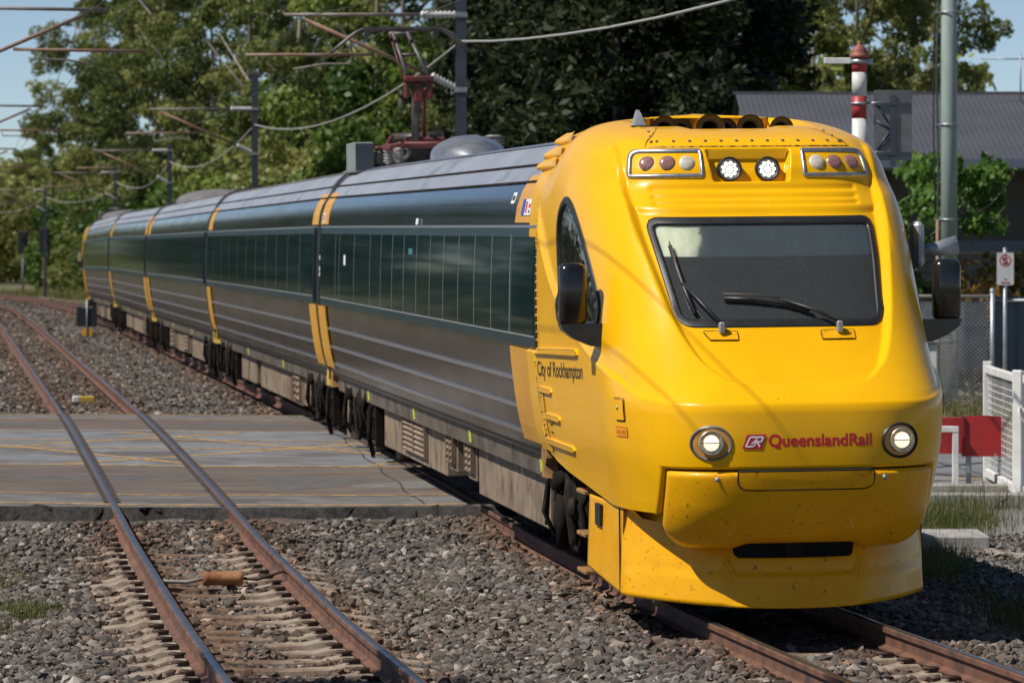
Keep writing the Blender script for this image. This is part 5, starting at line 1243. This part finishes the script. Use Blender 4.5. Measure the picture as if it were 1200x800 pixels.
bd = MB(); bd.prism([(.14, 0), (.085, 0), (.13, .155), (.14, .155)], 'x', .2, X1-X0); board_me = bd.mesh('board', M['board'])
for k in range(12):
    o = link('board', board_me, house); o.location = (0, 0, 2.95+k*.155)
b = MB(); b.box(.15, X1-X0, .02, .13, 2.72, 2.95); b.build('fascia_band', M['band'], house)
b = MB(); b.box(.15, X1-X0, .03, .13, 2.66, 2.715); b.build('tan_trim', M['paleband'], house)
gm = MB(); gm.bbox(.3, X1-X0, .09, .135, .0, .205, .012); gme = gm.mesh('garage_panel', M['garage'])
for k in range(7):
    o = link('garage_panel', gme, house); o.location = (0, 0, 1.22+k*.21)
b = MB(); b.box(.3, X1-X0, .0, .13, 0, 1.2); b.build('base_wall', M['palewall'], house)
b = MB(); b.tube([(atx(1106, 87)-X0, -.05, 0), (atx(1106, 87)-X0, -.05, 4.5)], .035, 8); b.build('downpipe', M['galv'], house)

Yp = 71.22; o = empty('utility_pole', (atx(1112, Yp), Yp, -.36)); tag(o, 'tall pale green pole with a dark cable strapped to its left side', 'pole')
MB().tube([(0, 0, 1.55), (0, 0, 5), (0, 0, 11)], [.15, .143, .125], 16).build('shaft', M['polegreen'], o)
MB().tube([(0, 0, -.3), (0, 0, 1.55)], [.165, .16], 16).build('base_sleeve', M['polebase'], o)
P = [(-.2+.015*math.sin(z*1.9), -.02, z) for z in np.arange(-.1, 10.8, .4)]; MB().tube(P, .02, 6).build('cable', M['wire'], o)
P = [(-.235-.03*abs(math.sin(z*.9)), .02, z) for z in np.arange(3.4, 10.8, .3)]; MB().tube(P, .014, 5).build('cable', M['black'], o)
MB().tube([(-.2, -.03, -.1), (-.2, -.03, 3.3)], .03, 8).build('conduit', M['rustpipe'], o)
b = MB()
for z in (1.2, 3.3, 4.95, 6.9): b.lathe([(.158, -.015), (.165, -.015), (.165, .015), (.158, .015)], (0, 0, z), 'z', 16); b.box(-.25, -.12, -.05, .03, z-.012, z+.012)
b.tube([(.12, 0, 6.75), (.28, 0, 6.75), (.3, 0, 6.8)], .01, 5)
tag(b.build('straps', M['galv'], o), kind='stuff')

# chain-link fence with a shade cloth, sheet fence behind
Yf = 71.0
cf = empty('wire_fence', (atx(1075, Yf), Yf, -.40)); tag(cf, 'chain-link fence with pale top rail behind the train nose', 'fence')
W = atx(1163, Yf)-atx(1075, Yf); H = 2.03
for x in (-3.0, W): MB().tube([(x, 0, -.2), (x, 0, H+.06)], .042, 10).lathe([(.048, H+.05), (.048, H+.1), (.02, H+.12), (0, H+.12)], (x, 0, 0), 'z', 10).build('post', M['galv'], cf)
MB().tube([(-3.0, 0, H-.02), (W, 0, H-.02)], .028, 8).build('top_rail', M['rail_tan'], cf)
MB().tube([(-3.0, .03, H-.12), (W, .03, H-.12)], .012, 6).build('tension_wire', M['galv'], cf)
b = MB(); st = .075
for sgn in (1, -1):
    for k in range(int((W+3+H)/st)+1):
        x = -3.0-H+k*st if sgn > 0 else -3.0+k*st
        za, zb_ = 0.05, H-.05; xa, xb = (x, x+(zb_-za)) if sgn > 0 else (x, x-(zb_-za))
        lo, hi = -3.0, W; ta, tb = 0, 1
        for (lim, s_) in ((lo, 1), (hi, -1)):
            fa, fb_ = s_*(xa-lim), s_*(xb-lim)
            if fa < 0 and fb_ < 0: ta = 2
            elif fa < 0: ta = max(ta, fa/(fa-fb_))
            elif fb_ < 0: tb = min(tb, fa/(fa-fb_))
        if ta < tb:
            p = (xa+(xb-xa)*ta, sgn*.004, za+(zb_-za)*ta); q = (xa+(xb-xa)*tb, sgn*.004, za+(zb_-za)*tb); b.tube([p, q], .0042, 4, False)
tag(b.build('chain_mesh', M['galv'], cf), kind='stuff')
b = MB(); b.box(-3.0, W-.05, .50, .505, .75, H-.14); b.build('shade_cloth', M['bluemesh'], cf)
sf = empty('sheet_fence', (atx(1166, 71.6), 71.6, -.40)); tag(sf, 'blue grey corrugated sheet fence at the right edge', 'fence')
pf = MB(); P = [[(x, .02 if (i//2) % 2 else 0, z) for i, x in enumerate(np.concatenate([[k*.1, k*.1+.05] for k in range(8)]))] for z in (0, 2.0)]; pf.grid(np.array(P), False); pfm = pf.mesh('sheet', M['bluefence'])
for k in range(6):
    s = link('sheet', pfm, sf); s.location = (k*.78, .004*(k % 2), 0)
MB().tube([(-.05, -.05, 1.93), (4.8, -.05, 1.93)], .03, 8).build('top_rail', M['galv'], sf)
# golden hedge and broad-leaved trees in front of the house
tree('hedge', atx(1176, 76), 76, 2.45, ('gold', 0), 'golden green hedge above the sheet fence by the sign', 'hedge', 'garden plants', r=.03, limbs=4)
tree('broadleaf_tree', atx(1074, 75), 75, 4.3, ('broad', 0), 'big-leaved green tree between the train and the green pole', 'tree', 'garden plants', r=.06, limbs=6, ws=.95)
tree('broadleaf_tree', atx(1140, 76), 76, 4.35, ('broad', 1), 'slim big-leaved tree right of the green pole', 'tree', 'garden plants', tk='paletrunk', r=.05, limbs=5, ws=.9)
tree('hedge', atx(1092, 75.5), 75.5, 1.9, ('gold', 1), 'low bush behind the chain-link fence under the green pole', 'hedge', 'garden plants', r=.03, limbs=4)

# no-stopping sign on its post
Ys_ = 62.0; o = empty('parking_sign', (atx(1178, Ys_), Ys_, -.40)); tag(o, 'white no-stopping sign with a struck-out S on a grey post', 'road sign')
zt = atz(296, Ys_)+.4; zb_ = atz(334, Ys_)+.4; w = .128
MB().tube([(0, .03, -.1), (0, .03, zt+.05)], .032, 10).lathe([(.034, zt+.05), (.036, zt+.07), (0, zt+.075)], (0, .03, 0), 'z', 10).build('post', M['galv'], o)
b = MB(); b.prism(rounded([(-w, zb_), (w, zb_), (w, zt), (-w, zt)], .025, 5), 'y', -.012, -.006); sg = b.build('sign_plate', M['signface'], o)
cz = zt-.125
b = MB(); pr = []
for r0, r1 in ((.072, .09),):
    k = 32; b.add([(r*math.cos(a*2*math.pi/k), -.0135, cz+r*math.sin(a*2*math.pi/k)) for r in (r0, r1) for a in range(k)], [(a, (a+1) % k, k+(a+1) % k, k+a) for a in range(k)])
b.prism([(-.060, cz+.046), (-.046, cz+.060), (.060, cz-.046), (.046, cz-.060)], 'y', -.0165, -.0155)
b.prism([(-.07, zb_+.04), (-.05, zb_+.06), (-.05, zb_+.047), (.05, zb_+.047), (.05, zb_+.06), (.07, zb_+.04), (.05, zb_+.02), (.05, zb_+.033), (-.05, zb_+.033), (-.05, zb_+.02)], 'y', -.0165, -.0125)
b.build('red_marking', M['red'], sg)
fnS = lambda a, c, off: np.stack([a, np.full_like(a, -.0125)-off*.5, c], -1)
txt('S', fnS, -.036, cz-.05, .072, .10, M['blackdecal'], sg, bold=.008, name='letter_s')
b = MB(); b.box(-.02, .02, -.016, -.0125, zt-.03, zt-.018); b.box(-.02, .02, -.016, -.0125, zb_+.085, zb_+.095); b.build('fixing', M['bolt'], sg)

# striped crossing post with boom arm stub, bracket, and the backs of the warning boards
Yb = 48.5; xb = atx(1007, Yb); o = empty('crossing_post', (xb, Yb, -.33)); tag(o, 'red and white banded crossing signal post with rusty cap', 'signal post')
zt = atz(68, Yb)+.33; bands = [(0, 3.02, 'polewhite'), (3.02, 3.36, 'polered'), (3.36, 3.69, 'polewhite'), (3.69, 3.86, 'polered'), (3.86, 3.90, 'polered'), (3.90, zt-.37, 'polewhite'), (zt-.37, zt-.2, 'polered'), (zt-.2, zt, 'polered')]
zs = [0]+[atz(p, Yb)+.33 for p in (137, 114, 84, 62)]+[zt]
zs = [0, atz(160, Yb)+.33-.8, atz(139, Yb)+.33, atz(113, Yb)+.33, atz(85, Yb)+.33, zt]
for k, m in enumerate(['polewhite', 'polewhite', 'polered', 'polewhite', 'polered']):
    MB().tube([(0, 0, zs[k]), (0, 0, zs[k+1])], .088, 18, True).build('band', M[m], o)
MB().lathe([(.09, zt-.01), (.115, zt), (.115, zt+.04), (.09, zt+.05), (.10, zt+.08), (.05, zt+.14), (.02, zt+.16), (.022, zt+.19), (0, zt+.21)], n=18).build('cap', M['finial'], o)
z = zt-.02; b = MB(); b.bbox(-.42, -.1, -.03, .03, z-.05, z+.02, .006); b.build('bracket_arm', M['white'], o)
b = MB(); b.lathe([(.095, z-.05), (.105, z-.05), (.105, z+.0), (.095, z+.0)], n=18); b.bbox(.09, .16, -.03, .03, z-.06, z+.01, .005); b.lathe([(.093, 0), (.10, 0), (.10, .03), (.093, .03)], (0, 0, atz(123, Yb)+.33), n=18); b.build('clamp', M['galv'], o)
b = MB(); z1 = atz(106, Yb)+.33; z2 = atz(188, Yb)+.33; xa, xc = .17, .62
b.bbox(xa, xc, -.03, -.018, z2, z1, .004); pl = b.build('board_back', M['signback'], o)
b = MB(); zz1 = atz(122, Yb)+.33; zz2 = atz(180, Yb)+.33
for zq in (zz1, zz2): b.box(xa+.02, xc-.02, -.06, -.031, zq-.018, zq+.018)
b.box(.36, .43, -.055, -.031, z2-.08, z1-.06); b.build('board_rail', M['mast'], pl)
b = MB(); b.tube([(.08, -.02, zz1+.01), (.30, -.045, zz1+.01)], .016, 6); b.tube([(.10, -.02, zz2+.01), (.30, -.045, zz2+.01)], .016, 6); b.build('board_clamp', M['galv'], o)
b = MB()
for (x0, zq0, x1, zq1) in [(.2, zz1+.0, .34, zz1-.22), (.2, zz1-.20, .36, zz1-.3), (.21, zz2+.05, .35, zz2+.25), (.22, zz1-.55, .35, zz1-.40)]: b.tube([(x0, -.034, zq0), (x1, -.034, zq1)], .014, 5)
b.build('stiffener', M['mast'], pl)

# red counterweight of the boom with its white stand
Yr = 47.5; gz = -.32
o = empty('boom_counterweight', (atx(1128, Yr), Yr, gz)); tag(o, 'chipped red boom counterweight box beside the train', 'counterweight')
a0, a1 = atx(1093, Yr)-atx(1128, Yr), atx(1178, Yr)-atx(1128, Yr); zt_, zb_ = atz(488, Yr)-gz, atz(534, Yr)-gz
b = MB(); xs = np.linspace(.0, a1, 12); P = [[(x, -.10-.03*math.sin(x*4), z+.02*math.sin(x*7)*(z > .5)) for x in xs] for z in np.linspace(zb_, zt_, 5)]
b.grid(np.array(P)); b.box(0, a1, -.07, .12, zb_+.01, zt_-.03); b.build('weight_plate', M['counterred'], o)
b = MB(); b.box(a0, -.006, -.06, .10, zb_+.03, zt_-.01); b.build('weight_plate', M['counterred'], o)
b = MB(); b.box(-.02, .01, -.135, -.06, zb_, zt_+.01); b.build('seam_bar', mat('dark_red_bar', (.20, .012, .012), .5), o)
b = MB(); b.bbox(-.14+.0, -.07, -.24, -.17, 0, zt_-.10, .006); b.bbox(-.40, -.07, -.245, -.175, zt_-.17, zt_-.10, .006); b.build('stand', M['white'], o)
b = MB(); b.box(.04, .10, -.02, .04, 0, zb_+.05); b.build('stand_leg', M['galv'], o)

# white pedestrian maze gates
def maze(X0_, X1_, Y0_, Y1_, lab):
    o = empty('maze_gate', (X0_, Y0_, -.36)); tag(o, lab, 'gate', 'white pedestrian gates'); dx, dy = X1_-X0_, Y1_-Y0_; Lg = math.hypot(dx, dy); o.rotation_euler = (0, 0, math.atan2(dy, dx))
    h = 1.48; b = MB()
    b.bbox(-.05, .05, -.05, .05, 0, h, .008); b.build('post', M['white'], o); b = MB(); b.bbox(Lg-.05, Lg+.05, -.05, .05, 0, h, .008); b.build('post', M['white'], o)
    b = MB(); b.bbox(.052, Lg-.052, -.035, .035, h-.14, h-.05, .006); b.build('top_rail', M['white'], o)
    b = MB(); b.bbox(.052, Lg-.052, -.035, .035, .10, .20, .006); b.build('bottom_rail', M['white'], o)
    b = MB()
    for x in np.arange(.09, Lg-.06, .10): b.tube([(x, 0, .2), (x, 0, h-.14)], .0018, 4, False)
    for z in np.arange(.25, h-.15, .075): b.tube([(.05, .006, z), (Lg-.05, .006, z)], .0055, 4, False)
    tag(b.build('mesh_panel', M['white'], o), kind='stuff'); return o
g1 = maze(atx(1157, 49), atx(1192, 45.6), 49, 45.6, 'white framed gate panel with wire mesh, left of the two at the right edge')
g2 = maze(atx(1194, 45.4), atx(1275, 45.0), 45.4, 45.0, 'white gate panel cut by the right edge of the photo')
b = MB(); b.tube([(.03, -.06, 1.08), (.03, -.08, .98), (.10, -.08, .92), (.12, -.08, 1.0), (.05, -.06, 1.10)], .008, 5); b.build('latch', M['white'], g2)
strip('road_marking', M['yline'], 49.4, 49.55, 4.9, 20, road, dz=-.006, nx=30, wob=.05)
# kerb strips and slabs in the gravel
def slab(name, X0_, X1_, Y0_, Y1_, z, h, lab=None):
    b = MB(); b.bbox(X0_, X1_, Y0_, Y1_, z-h, z, .015); tag(b.build(name, M['slab']), kind='structure')
slab('kerb', atx(1080, 44.8), atx(1300, 44.8), 44.6, 44.95, -.20, .2); slab('kerb', atx(1080, 46), atx(1300, 46), 46.2, 46.4, -.19, .2)
slab('concrete_slab', atx(1076, 39.5), atx(1156, 39.5), 39.2, 40.2, -.27, .2)
b = MB(); b.grid(np.array([[(x+.05*math.sin(y*9), y, -.275+.02*math.sin(x*20+y*9)+float(zr(y))*0) for x in np.linspace(0, .28, 5)] for y in np.linspace(0, .8, 5)])); o = b.build('bark_scrap', M['paletrunk']); o.location = (atx(1163, 38.2), 38.2, 0); tag(o, 'pale strip of bark lying on the shaded gravel', 'bark')
o.location.z = float(zr(38.2))+.002
# white relay cabinet glimpsed behind the train
o = empty('relay_cabinet', (atx(1085, 66), 66, -.36)); tag(o, 'white cabinet half hidden behind the train by the fence', 'cabinet')
MB().bbox(-.35, .17, -.2, .3, 0, 1.28, .02).build('body', M['white'], o); MB().bbox(-.38, .20, -.24, .34, 1.285, 1.33, .01).build('lid', M['galv'], o)

# small trackside marker between the tracks
Ym = 118; o = empty('trackside_marker', (atx(102, Ym), Ym, float(zr(Ym))-.25)); tag(o, 'small black board on a thin post with two amber reflectors between the tracks', 'trackside marker')
s = Ym/F
MB().tube([(0, -.04, -.2), (0, -.04, 1.2)], .018, 6).build('post', M['galv'], o)
MB().bbox(-.30, .29, -.015, .015, .40, .98, .01).build('board', M['black'], o)
for x0 in (-.145, .015): MB().bbox(x0, x0+.13, -.03, -.016, .13, .35, .006).build('reflector', M['amber'], o)
b = MB(); b.box(-.15, .15, -.03, -.016, .94, .98); b.box(-.15, .15, -.03, -.016, .36, .40); b.build('bracket', M['galv'], o)
for px, Y in ((27, 300), (52, 270)):
    o = empty('signal_post', (atx(px, Y), Y, float(zr(Y))-.4)); tag(o, 'distant thin signal post beside the grass, '+('left one' if px < 40 else 'right one'), 'signal post', 'distant signal posts')
    MB().tube([(0, 0, 0), (0, 0, 3.9)], .09, 8).build('post', M['galv'] if px < 40 else M['rustpipe'], o); MB().bbox(-.35, .35, -.2, .2, 3.0, 4.6, .05).lathe([(.12, -.22), (.13, -.36), (.12, -.36)], (0, 0, 4.1), 'y', 10).build('lamp_head', M['black'], o)
